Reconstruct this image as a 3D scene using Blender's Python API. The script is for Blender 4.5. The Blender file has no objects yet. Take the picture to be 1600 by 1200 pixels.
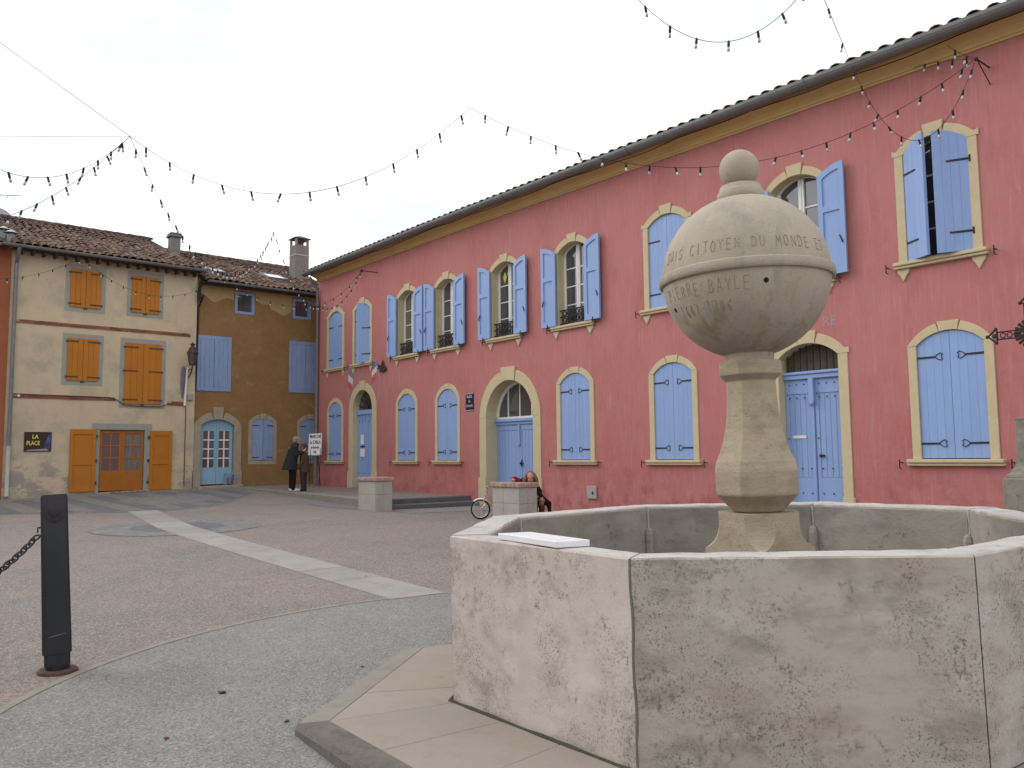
import bpy, bmesh, math, random
import numpy as np
from mathutils import Vector, Matrix
random.seed(7)
S = bpy.context.scene
COL = S.collection
R = math.radians
PI = math.pi

# ------------------------------------------------------------------ camera
EYE = Vector((0, 0, 1.35))
FOC = 1280.0                       # focal length in pixels of a 1600 px wide picture
CR = Vector((0.63937341, 0.76883616, -0.00962311))
CU = Vector((0.07312107, -0.04834008, 0.99615086))
CF = Vector((-0.76541163, 0.63761602, 0.08712549))
cam_d = bpy.data.cameras.new('camera')
cam = bpy.data.objects.new('camera', cam_d)
COL.objects.link(cam)
cam.matrix_world = Matrix(((CR.x, CU.x, -CF.x, EYE.x), (CR.y, CU.y, -CF.y, EYE.y), (CR.z, CU.z, -CF.z, EYE.z), (0, 0, 0, 1)))
cam_d.sensor_width = 36
cam_d.lens = FOC / 1600 * 36
cam_d.clip_start = 0.05
cam_d.clip_end = 2000
S.camera = cam

# ------------------------------------------------------------------ sky, sun, exposure
SUN_AZ, SUN_EL = math.atan2(-0.85, -0.52), R(30)
world = bpy.data.worlds.new('World')
S.world = world
world.use_nodes = True
wn = world.node_tree
wn.nodes.clear()
def wnode(t, **k):
    n = wn.nodes.new(t)
    for a, b in k.items(): setattr(n, a, b)
    return n
sky = wnode('ShaderNodeTexSky', sky_type='NISHITA', sun_disc=False, sun_elevation=SUN_EL, sun_rotation=SUN_AZ, altitude=400, air_density=1.0, dust_density=1.5, ozone_density=1.0)
bg1 = wnode('ShaderNodeBackground'); bg1.inputs[1].default_value = 0.075
bg2 = wnode('ShaderNodeBackground'); bg2.inputs[0].default_value = (0.97, 0.985, 1.0, 1); bg2.inputs[1].default_value = 1.38
tc = wnode('ShaderNodeTexCoord')
mp = wnode('ShaderNodeMapping'); mp.inputs['Scale'].default_value = (1.0, 1.0, 3.2)
nz = wnode('ShaderNodeTexNoise'); nz.inputs['Scale'].default_value = 2.3; nz.inputs['Detail'].default_value = 7; nz.inputs['Roughness'].default_value = 0.55
rp = wnode('ShaderNodeMapRange'); rp.inputs[1].default_value = 0.36; rp.inputs[2].default_value = 0.54; rp.inputs[3].default_value = 0.63; rp.inputs[4].default_value = 1.0
mx = wnode('ShaderNodeMixShader')
wo = wnode('ShaderNodeOutputWorld')
L = wn.links.new
L(tc.outputs['Generated'], mp.inputs[0]); L(mp.outputs[0], nz.inputs['Vector']); L(nz.outputs['Fac'], rp.inputs[0])
L(sky.outputs[0], bg1.inputs[0]); L(rp.outputs[0], mx.inputs[0]); L(bg1.outputs[0], mx.inputs[1]); L(bg2.outputs[0], mx.inputs[2]); L(mx.outputs[0], wo.inputs[0])
sun_d = bpy.data.lights.new('sun', 'SUN')
sun_d.energy = 1.3
sun_d.angle = R(35)
sun_d.color = (1.0, 0.95, 0.88)
sun = bpy.data.objects.new('sun', sun_d)
COL.objects.link(sun)
sdir = Vector((math.sin(SUN_AZ) * math.cos(SUN_EL), math.cos(SUN_AZ) * math.cos(SUN_EL), math.sin(SUN_EL)))
sun.rotation_euler = sdir.to_track_quat('Z', 'Y').to_euler()
sun.location = (0, 0, 40)
S.view_settings.view_transform = 'Standard'
S.view_settings.look = 'None'
S.view_settings.exposure = 0.08
S.view_settings.gamma = 1.0
S.view_settings.use_curve_mapping = False
S.render.engine = 'CYCLES'
S.cycles.max_bounces = 5
S.cycles.diffuse_bounces = 3

# ------------------------------------------------------------------ materials
MATS = {}
ONE = (1, 1, 1)
def mk(name, c1, c2=None, scale=3, detail=5, rough=0.85, bump=0.0, bscale=60, stretch=(1, 1, 1), spots=(), rand=0.0, metal=0.0, spec=0.3, obj=False, speck=None):
    m = bpy.data.materials.new(name)
    m.use_nodes = True
    nt = m.node_tree
    b = nt.nodes['Principled BSDF']
    b.inputs['Roughness'].default_value = rough
    b.inputs['Metallic'].default_value = metal
    b.inputs['Specular IOR Level'].default_value = spec
    lk = nt.links.new
    def nd(t, **k):
        n = nt.nodes.new(t)
        for a, v in k.items(): setattr(n, a, v)
        return n
    if obj:
        src = nd('ShaderNodeTexCoord').outputs['Object']
    else:
        src = nd('ShaderNodeNewGeometry').outputs['Position']
    def noise(sc, det, st):
        mpn = nd('ShaderNodeMapping'); mpn.inputs['Scale'].default_value = st
        lk(src, mpn.inputs[0])
        n = nd('ShaderNodeTexNoise'); n.inputs['Scale'].default_value = sc; n.inputs['Detail'].default_value = det
        n.inputs['Roughness'].default_value = 0.68
        lk(mpn.outputs[0], n.inputs['Vector'])
        return n.outputs['Fac']
    def rng(sock, lo, hi, a, bb):
        r = nd('ShaderNodeMapRange'); r.inputs[1].default_value = lo; r.inputs[2].default_value = hi; r.inputs[3].default_value = a; r.inputs[4].default_value = bb
        lk(sock, r.inputs[0]); return r.outputs[0]
    def mix(fac, ca, cb, blend='MIX'):
        x = nd('ShaderNodeMix', data_type='RGBA', blend_type=blend)
        for sock, v in ((x.inputs[0], fac), (x.inputs[6], ca), (x.inputs[7], cb)):
            if hasattr(v, 'is_linked'): lk(v, sock)
            elif isinstance(v, (int, float)): sock.default_value = v
            else: sock.default_value = (*v, 1)
        return x.outputs[2]
    col = c1
    if c2 is not None:
        col = mix(rng(noise(scale, detail, stretch), 0.32, 0.68, 0, 1), c1, c2)
    for sp in spots:
        c, sc, lo, hi, amt, st = sp[:6]
        fac = rng(noise(sc, 9, st), lo, hi, 0, amt)
        if len(sp) > 8:                      # only inside a broad mask
            mm = nd('ShaderNodeMath', operation='MULTIPLY'); lk(fac, mm.inputs[0]); lk(rng(noise(sp[8][0], 3, ONE), sp[8][1], sp[8][2], 0, 1), mm.inputs[1]); fac = mm.outputs[0]
        elif len(sp) > 6:                      # limited to a band of heights
            sx = nd('ShaderNodeSeparateXYZ'); lk(src, sx.inputs[0])
            g = rng(sx.outputs[2], sp[6], sp[7], 1, 0)
            mm = nd('ShaderNodeMath', operation='MULTIPLY'); lk(fac, mm.inputs[0]); lk(g, mm.inputs[1]); fac = mm.outputs[0]
        col = mix(fac, col, c)
    if speck:
        vs, amt, cl, cd = speck
        v = nd('ShaderNodeTexVoronoi'); v.inputs['Scale'].default_value = vs; lk(src, v.inputs['Vector'])
        sr = nd('ShaderNodeSeparateColor'); lk(v.outputs['Color'], sr.inputs[0])
        col = mix(rng(sr.outputs[0], 0.62, 1.0, 0, amt), col, cl)
        col = mix(rng(sr.outputs[1], 0.62, 1.0, 0, amt), col, cd)
    if rand:
        oi = nd('ShaderNodeObjectInfo')
        h = nd('ShaderNodeHueSaturation')
        lk(rng(oi.outputs['Random'], 0, 1, 1 - rand, 1 + rand), h.inputs['Value'])
        lk(rng(oi.outputs['Random'], 0, 1, 0.5 - rand * 0.03, 0.5 + rand * 0.03), h.inputs['Hue'])
        if hasattr(col, 'is_linked'): lk(col, h.inputs['Color'])
        else: h.inputs['Color'].default_value = (*col, 1)
        col = h.outputs[0]
    if hasattr(col, 'is_linked'): lk(col, b.inputs['Base Color'])
    else: b.inputs['Base Color'].default_value = (*col, 1)
    if bump:
        bn = nd('ShaderNodeBump'); bn.inputs['Strength'].default_value = bump; bn.inputs['Distance'].default_value = 0.02
        lk(noise(bscale, 6, stretch if bscale < 30 else (1, 1, 1)), bn.inputs['Height'])
        lk(bn.outputs[0], b.inputs['Normal'])
    MATS[name] = m
    return m

mk('pink', (0.48, 0.178, 0.171), (0.44, 0.182, 0.177), scale=5, stretch=(3, 3, 0.35), rough=0.92, bump=0.35, bscale=90, spots=[
    ((0.36, 0.105, 0.098), 1.1, 0.48, 0.74, 0.7, (1, 1, 0.5)),
    ((0.42, 0.125, 0.117), 0.35, 0.46, 0.66, 0.55, (1, 1, 0.8)),
    ((0.41, 0.122, 0.114), 0.8, 0.36, 0.66, 0.55, (1, 1, 0.7), 0.6, 4.2),
    ((0.53, 0.27, 0.255), 7, 0.52, 0.72, 0.6, (3, 3, 0.22)),
    ((0.36, 0.125, 0.118), 9, 0.54, 0.70, 0.5, (4, 4, 0.12)),
    ((0.43, 0.20, 0.195), 11, 0.48, 0.66, 0.5, ONE),
    ((0.25, 0.07, 0.062), 3.5, 0.50, 0.62, 0.65, (1, 1, 0.8), 0.2, 1.4),
    ((0.52, 0.26, 0.24), 2.2, 0.55, 0.66, 0.6, ONE, 0.2, 1.7),
    ((0.40, 0.20, 0.19), 40, 0.5, 0.8, 0.35, ONE)])
mk('cream', (0.58, 0.475, 0.325), (0.52, 0.43, 0.30), scale=1.3, rough=0.95, bump=0.4, bscale=50, spots=[
    ((0.34, 0.30, 0.245), 0.9, 0.50, 0.66, 0.75, (1, 1, 1.2)),
    ((0.42, 0.36, 0.265), 3.1, 0.5, 0.66, 0.6, (1, 1, 0.5)),
    ((0.27, 0.25, 0.235), 1.4, 0.50, 0.55, 0.8, (1, 1, 1.6), 0.9, 1.9),
    ((0.38, 0.25, 0.15), 6, 0.55, 0.62, 0.6, ONE, 0.5, 1.0)])
mk('brown', (0.275, 0.158, 0.066), (0.23, 0.13, 0.054), scale=1.8, rough=0.95, bump=0.4, bscale=45, spots=[
    ((0.38, 0.27, 0.14), 1.5, 0.57, 0.68, 0.6, (1, 1, 1.3)),
    ((0.18, 0.12, 0.065), 2.5, 0.53, 0.70, 0.55, ONE),
    ((0.30, 0.20, 0.095), 9, 0.5, 0.7, 0.5, ONE)])
mk('ochre_plaster', (0.42, 0.31, 0.165), (0.37, 0.26, 0.13), scale=3, rough=0.95, bump=0.4, bscale=45)
mk('terracotta', (0.33, 0.115, 0.055), (0.28, 0.09, 0.045), scale=1.5, rough=0.95, bump=0.3)
mk('stone_trim', (0.56, 0.475, 0.305), (0.50, 0.42, 0.265), scale=4, rough=0.9, bump=0.25, bscale=70, spots=[
    ((0.36, 0.305, 0.20), 3.3, 0.60, 0.74, 0.5, (1, 1, 0.6)), ((0.60, 0.53, 0.38), 14, 0.5, 0.7, 0.35, ONE)])
mk('cornice', (0.60, 0.435, 0.19), (0.54, 0.385, 0.16), scale=3, rough=0.9, bump=0.15, bscale=60, spots=[((0.42, 0.30, 0.13), 2.0, 0.52, 0.7, 0.5, (0.4, 1, 1))])
mk('old_stone', (0.39, 0.34, 0.255), (0.30, 0.26, 0.20), scale=4, rough=0.95, bump=0.5, bscale=40, spots=[((0.22, 0.195, 0.155), 7, 0.55, 0.7, 0.5, ONE)])
mk('grey_trim', (0.33, 0.325, 0.285), (0.29, 0.285, 0.25), scale=3, rough=0.95, bump=0.3, bscale=60)
mk('brick', (0.27, 0.115, 0.065), (0.20, 0.085, 0.055), scale=9, rough=0.95, bump=0.4, bscale=50, rand=0.25)
mk('brick_cap', (0.36, 0.20, 0.165), (0.44, 0.32, 0.275), scale=11, rough=0.95, bump=0.5, bscale=40, rand=0.15)
mk('blue', (0.255, 0.37, 0.64), (0.235, 0.345, 0.615), scale=4, rough=0.55, bump=0.05, bscale=30, stretch=(4, 4, 0.4), rand=0.03,
   spots=[((0.34, 0.44, 0.66), 9, 0.55, 0.75, 0.45, (3, 3, 0.3)), ((0.20, 0.28, 0.48), 5, 0.56, 0.72, 0.4, (2, 2, 0.5)), ((0.42, 0.45, 0.55), 55, 0.66, 0.74, 0.4, (1, 1, 0.4))])
mk('blue_old', (0.215, 0.305, 0.49), (0.25, 0.34, 0.52), scale=5, rough=0.7, bump=0.12, bscale=25, stretch=(4, 4, 0.4), spots=[((0.16, 0.225, 0.37), 6, 0.5, 0.7, 0.6, (2, 2, 0.5))])
mk('teal', (0.26, 0.43, 0.58), (0.24, 0.40, 0.55), scale=4, rough=0.6)
mk('orange', (0.46, 0.168, 0.014), (0.41, 0.145, 0.012), scale=3, rough=0.6, bump=0.08, bscale=30, rand=0.03)
mk('orange_door', (0.38, 0.135, 0.018), (0.33, 0.112, 0.016), scale=3, rough=0.6)
mk('white_paint', (0.80, 0.79, 0.77), (0.74, 0.73, 0.71), scale=5, rough=0.6)
mk('iron', (0.028, 0.027, 0.032), (0.045, 0.04, 0.04), scale=30, rough=0.6, metal=0.3, bump=0.2, bscale=80)
mk('rusty', (0.07, 0.045, 0.035), (0.12, 0.07, 0.05), scale=20, rough=0.9, bump=0.3)
mk('zinc', (0.22, 0.225, 0.23), (0.165, 0.17, 0.175), scale=4, rough=0.5, metal=0.3, spec=0.4)
mk('white_pipe', (0.48, 0.48, 0.45), (0.38, 0.38, 0.35), scale=5, rough=0.6)
mk('tile', (0.17, 0.085, 0.055), (0.085, 0.06, 0.048), scale=2.2, rough=0.95, bump=0.5, bscale=35, rand=0.45, spots=[((0.05, 0.047, 0.043), 7, 0.48, 0.66, 0.8, ONE), ((0.24, 0.15, 0.10), 11, 0.56, 0.72, 0.5, ONE)])
mk('tile_dark', (0.24, 0.215, 0.185), (0.17, 0.155, 0.135), scale=5, rough=0.95, bump=0.4, rand=0.3, spots=[((0.27, 0.17, 0.12), 6, 0.5, 0.7, 0.5, ONE)])
mk('roof_under', (0.06, 0.04, 0.032), (0.045, 0.032, 0.028), scale=6, rough=1.0)
mk('chimney', (0.24, 0.215, 0.205), (0.18, 0.165, 0.155), scale=5, rough=0.95, bump=0.5, bscale=40)
mk('glass', (0.06, 0.068, 0.078), None, rough=0.03, spec=0.5)
MATS['glass'].node_tree.nodes['Principled BSDF'].inputs['IOR'].default_value = 2.2
mk('glass_warm', (0.09, 0.075, 0.055), (0.14, 0.12, 0.095), scale=3, rough=0.05, spec=0.6)
mk('curtain_glass', (0.20, 0.20, 0.20), (0.10, 0.10, 0.105), scale=3, stretch=(6, 6, 0.6), rough=0.05, spec=0.7)
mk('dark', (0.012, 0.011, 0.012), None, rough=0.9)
mk('sky_glass', (0.55, 0.57, 0.6), None, rough=0.05, spec=1.0)
mk('plaza', (0.275, 0.229, 0.208), (0.225, 0.194, 0.180), scale=0.6, detail=6, rough=0.95, bump=0.5, bscale=130, speck=(85, 0.8, (0.44, 0.375, 0.335), (0.105, 0.096, 0.094)),
   spots=[((0.185, 0.172, 0.166), 0.45, 0.48, 0.64, 0.75, ONE), ((0.33, 0.235, 0.195), 1.7, 0.52, 0.68, 0.5, ONE), ((0.125, 0.116, 0.113), 14, 0.54, 0.74, 0.6, ONE), ((0.15, 0.138, 0.132), 3.2, 0.54, 0.68, 0.5, (1, 2.5, 1))])
mk('asphalt', (0.27, 0.266, 0.258), (0.225, 0.222, 0.217), scale=0.8, detail=6, rough=0.92, bump=0.6, bscale=110, speck=(95, 0.75, (0.41, 0.40, 0.385), (0.11, 0.108, 0.108)),
   spots=[((0.30, 0.288, 0.265), 2.3, 0.5, 0.68, 0.55, ONE), ((0.13, 0.128, 0.128), 26, 0.55, 0.68, 0.6, ONE), ((0.18, 0.178, 0.176), 0.9, 0.53, 0.68, 0.6, ONE)])
mk('path_slab', (0.34, 0.315, 0.30), (0.285, 0.266, 0.256), scale=2.5, rough=0.92, bump=0.3, bscale=60, rand=0.10, spots=[((0.18, 0.17, 0.16), 5, 0.55, 0.7, 0.4, ONE)])
mk('edge_stone', (0.29, 0.265, 0.23), (0.235, 0.215, 0.19), scale=6, rough=0.95, bump=0.4, bscale=60)
mk('cobble', (0.215, 0.212, 0.208), (0.175, 0.175, 0.175), scale=3, rough=0.95, bump=0.6, bscale=14, speck=(11, 0.6, (0.29, 0.28, 0.27), (0.13, 0.13, 0.132)))
mk('dark_paving', (0.155, 0.155, 0.165), (0.13, 0.132, 0.142), scale=3, rough=0.9, bump=0.3, speck=(14, 0.5, (0.21, 0.205, 0.20), (0.10, 0.10, 0.105)))
mk('light_paving', (0.215, 0.20, 0.187), (0.185, 0.175, 0.167), scale=3, rough=0.9, bump=0.3, speck=(14, 0.5, (0.26, 0.245, 0.23), (0.14, 0.135, 0.13)))
mk('platform', (0.26, 0.20, 0.185), (0.21, 0.17, 0.16), scale=2, rough=0.92, bump=0.4, bscale=70, speck=(30, 0.5, (0.33, 0.28, 0.26), (0.13, 0.11, 0.11)))
mk('step_stone', (0.14, 0.14, 0.142), (0.095, 0.097, 0.10), scale=4, rough=0.9, bump=0.4)
mk('pillar_stone', (0.43, 0.40, 0.365), (0.36, 0.34, 0.315), scale=4, rough=0.92, bump=0.35, bscale=50, spots=[((0.27, 0.25, 0.23), 3, 0.55, 0.72, 0.5, (1, 1, 0.6))])
mk('kerb', (0.185, 0.165, 0.15), (0.14, 0.125, 0.115), scale=6, rough=0.95, bump=0.8, bscale=30, spots=[((0.10, 0.085, 0.075), 9, 0.5, 0.66, 0.6, ONE)])
mk('slab', (0.32, 0.275, 0.23), (0.285, 0.25, 0.213), scale=1.7, rough=0.9, bump=0.2, bscale=50, rand=0.06, spots=[((0.32, 0.24, 0.205), 3, 0.52, 0.7, 0.45, (0.6, 1.2, 1)), ((0.21, 0.19, 0.17), 6, 0.54, 0.72, 0.45, ONE), ((0.17, 0.16, 0.145), 30, 0.6, 0.75, 0.4, ONE), ((0.37, 0.34, 0.30), 1.1, 0.56, 0.7, 0.4, ONE)])
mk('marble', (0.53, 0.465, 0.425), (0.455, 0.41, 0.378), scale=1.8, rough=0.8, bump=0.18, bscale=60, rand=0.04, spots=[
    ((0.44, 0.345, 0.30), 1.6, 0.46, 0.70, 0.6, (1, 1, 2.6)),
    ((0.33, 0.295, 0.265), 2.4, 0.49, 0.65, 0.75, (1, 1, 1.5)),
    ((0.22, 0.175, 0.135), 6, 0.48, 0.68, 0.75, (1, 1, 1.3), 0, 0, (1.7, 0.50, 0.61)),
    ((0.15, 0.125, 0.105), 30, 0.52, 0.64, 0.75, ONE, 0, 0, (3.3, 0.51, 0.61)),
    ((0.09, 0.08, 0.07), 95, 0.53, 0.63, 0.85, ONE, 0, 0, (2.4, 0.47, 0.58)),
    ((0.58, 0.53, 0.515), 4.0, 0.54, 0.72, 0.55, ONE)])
mk('marble_grimy_shaded', (0.46, 0.412, 0.365), (0.39, 0.352, 0.315), scale=1.7, rough=0.85, bump=0.2, bscale=60, spots=[  # base darkened to paint in the front panels' shade; brown blotches are grime
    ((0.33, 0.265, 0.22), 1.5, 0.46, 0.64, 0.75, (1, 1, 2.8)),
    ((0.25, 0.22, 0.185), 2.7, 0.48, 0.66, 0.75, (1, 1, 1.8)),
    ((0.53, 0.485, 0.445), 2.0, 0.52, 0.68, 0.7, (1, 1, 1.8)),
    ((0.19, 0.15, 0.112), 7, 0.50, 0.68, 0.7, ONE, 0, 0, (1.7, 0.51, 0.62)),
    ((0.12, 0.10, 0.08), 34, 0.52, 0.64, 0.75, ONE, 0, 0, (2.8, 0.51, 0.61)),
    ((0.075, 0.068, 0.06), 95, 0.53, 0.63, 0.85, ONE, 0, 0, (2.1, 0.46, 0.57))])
mk('rim', (0.52, 0.50, 0.475), (0.44, 0.42, 0.40), scale=4, rough=0.85, bump=0.3, bscale=50, spots=[((0.30, 0.285, 0.265), 5, 0.52, 0.66, 0.65, ONE), ((0.15, 0.14, 0.13), 26, 0.56, 0.70, 0.65, ONE)])
mk('basin_inside', (0.37, 0.335, 0.295), (0.29, 0.265, 0.235), scale=3, rough=0.9, bump=0.3, bscale=45, spots=[((0.26, 0.215, 0.155), 2.4, 0.5, 0.68, 0.55, (1, 1, 0.6)), ((0.075, 0.068, 0.06), 24, 0.54, 0.66, 0.8, ONE, 0, 0, (3.5, 0.50, 0.62)), ((0.17, 0.165, 0.155), 2.0, 0.5, 0.66, 0.6, (1, 1, 2))])
mk('basin_floor', (0.06, 0.06, 0.058), (0.045, 0.045, 0.045), scale=4, rough=0.4)
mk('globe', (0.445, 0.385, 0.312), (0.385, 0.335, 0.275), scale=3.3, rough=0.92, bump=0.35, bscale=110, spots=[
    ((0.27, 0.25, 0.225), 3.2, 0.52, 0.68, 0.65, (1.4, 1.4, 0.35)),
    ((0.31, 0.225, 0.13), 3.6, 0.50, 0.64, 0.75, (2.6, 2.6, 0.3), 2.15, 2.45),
    ((0.48, 0.41, 0.33), 9, 0.55, 0.7, 0.4, ONE), ((0.20, 0.175, 0.145), 45, 0.58, 0.70, 0.6, ONE),
    ((0.17, 0.15, 0.125), 14, 0.58, 0.68, 0.5, (1, 1, 0.7), 0, 0, (3.0, 0.52, 0.62))])
mk('baluster', (0.43, 0.355, 0.26), (0.36, 0.30, 0.22), scale=4, rough=0.92, bump=0.35, bscale=60, stretch=(1, 1, 4), spots=[
    ((0.27, 0.22, 0.16), 5, 0.51, 0.66, 0.65, (1, 1, 1.6)), ((0.48, 0.41, 0.325), 12, 0.55, 0.7, 0.4, ONE), ((0.19, 0.155, 0.115), 30, 0.56, 0.70, 0.65, (1, 1, 5)),
    ((0.13, 0.11, 0.09), 22, 0.56, 0.66, 0.6, ONE, 0, 0, (4.0, 0.52, 0.62))])
mk('groove_shade', (0.29, 0.25, 0.195), None, rough=1.0)
mk('white_marble', (0.78, 0.78, 0.80), (0.70, 0.70, 0.73), scale=6, rough=0.4, spots=[((0.6, 0.6, 0.63), 12, 0.55, 0.7, 0.4, ONE)])
mk('bollard', (0.013, 0.014, 0.018), (0.02, 0.021, 0.026), scale=7, rough=0.5, spec=0.35, bump=0.05, bscale=60)
mk('lichen', (0.27, 0.255, 0.215), (0.19, 0.18, 0.155), scale=9, rough=0.98, bump=0.6, bscale=30, spots=[((0.32, 0.29, 0.19), 6, 0.55, 0.68, 0.6, ONE), ((0.10, 0.095, 0.085), 12, 0.55, 0.68, 0.6, ONE)])
mk('sign_dark', (0.035, 0.018, 0.02), None, rough=0.5)
mk('sign_yellow', (0.75, 0.58, 0.08), None, rough=0.6)
mk('sign_blue', (0.09, 0.12, 0.30), (0.03, 0.03, 0.06), scale=7, rough=0.5)
mk('navy', (0.012, 0.016, 0.04), None, rough=0.35)
mk('paper', (0.72, 0.72, 0.72), None, rough=0.7)
mk('ink', (0.03, 0.03, 0.05), None, rough=0.8)
mk('flag_blue', (0.16, 0.20, 0.42), (0.20, 0.20, 0.36), scale=9, rough=0.95)
mk('flag_white', (0.62, 0.60, 0.60), (0.52, 0.47, 0.47), scale=9, rough=0.95)
mk('flag_red', (0.48, 0.10, 0.10), (0.44, 0.12, 0.12), scale=9, rough=0.95)
mk('faded_paint', (0.34, 0.27, 0.30), (0.40, 0.22, 0.22), scale=14, rough=0.95)
mk('faded_blue', (0.31, 0.30, 0.40), (0.34, 0.24, 0.29), scale=14, rough=0.95)
mk('skin', (0.46, 0.25, 0.17), (0.42, 0.22, 0.15), scale=20, rough=0.6)
mk('coat', (0.018, 0.020, 0.017), (0.025, 0.027, 0.024), scale=30, rough=0.95)
mk('black_cloth', (0.008, 0.008, 0.009), None, rough=0.95)
mk('grey_hair', (0.26, 0.26, 0.27), (0.16, 0.16, 0.17), scale=60, rough=0.8)
mk('brown_coat', (0.085, 0.066, 0.04), (0.06, 0.048, 0.032), scale=30, rough=0.95)
mk('jeans', (0.03, 0.036, 0.055), None, rough=0.95)
mk('shoe_white', (0.55, 0.54, 0.50), None, rough=0.7)
mk('blond', (0.23, 0.135, 0.075), (0.11, 0.055, 0.03), scale=50, rough=0.7, stretch=(3, 3, 0.5))
mk('red_cloth', (0.28, 0.02, 0.035), None, rough=0.9)
mk('boot', (0.10, 0.045, 0.025), (0.07, 0.03, 0.02), scale=20, rough=0.7)
mk('tyre', (0.012, 0.012, 0.013), None, rough=0.85)
mk('bike_pink', (0.55, 0.25, 0.32), None, rough=0.4)
mk('chrome', (0.6, 0.6, 0.62), None, rough=0.25, metal=1.0)
mk('bulb', (0.42, 0.42, 0.44), None, rough=0.12, spec=0.8)
mk('holder', (0.02, 0.018, 0.022), None, rough=0.7)
mk('mat_fabric', (0.10, 0.09, 0.13), (0.16, 0.13, 0.14), scale=25, rough=1.0)
mk('plastic_grey', (0.36, 0.35, 0.34), (0.31, 0.30, 0.30), scale=8, rough=0.6)
mk('dish', (0.42, 0.40, 0.50), None, rough=0.5)
mk('leaf', (0.06, 0.04, 0.04), (0.10, 0.06, 0.05), scale=30, rough=0.9)
mk('gap_shade', (0.05, 0.042, 0.036), (0.08, 0.07, 0.055), scale=20, rough=1.0)
mk('lantern_metal', (0.055, 0.032, 0.032), (0.075, 0.045, 0.04), scale=20, rough=0.6)
mk('lantern_glass', (0.09, 0.075, 0.07), None, rough=0.1, spec=0.6)
mk('purple_wrap', (0.22, 0.17, 0.23), (0.15, 0.11, 0.14), scale=14, rough=0.8)

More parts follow.
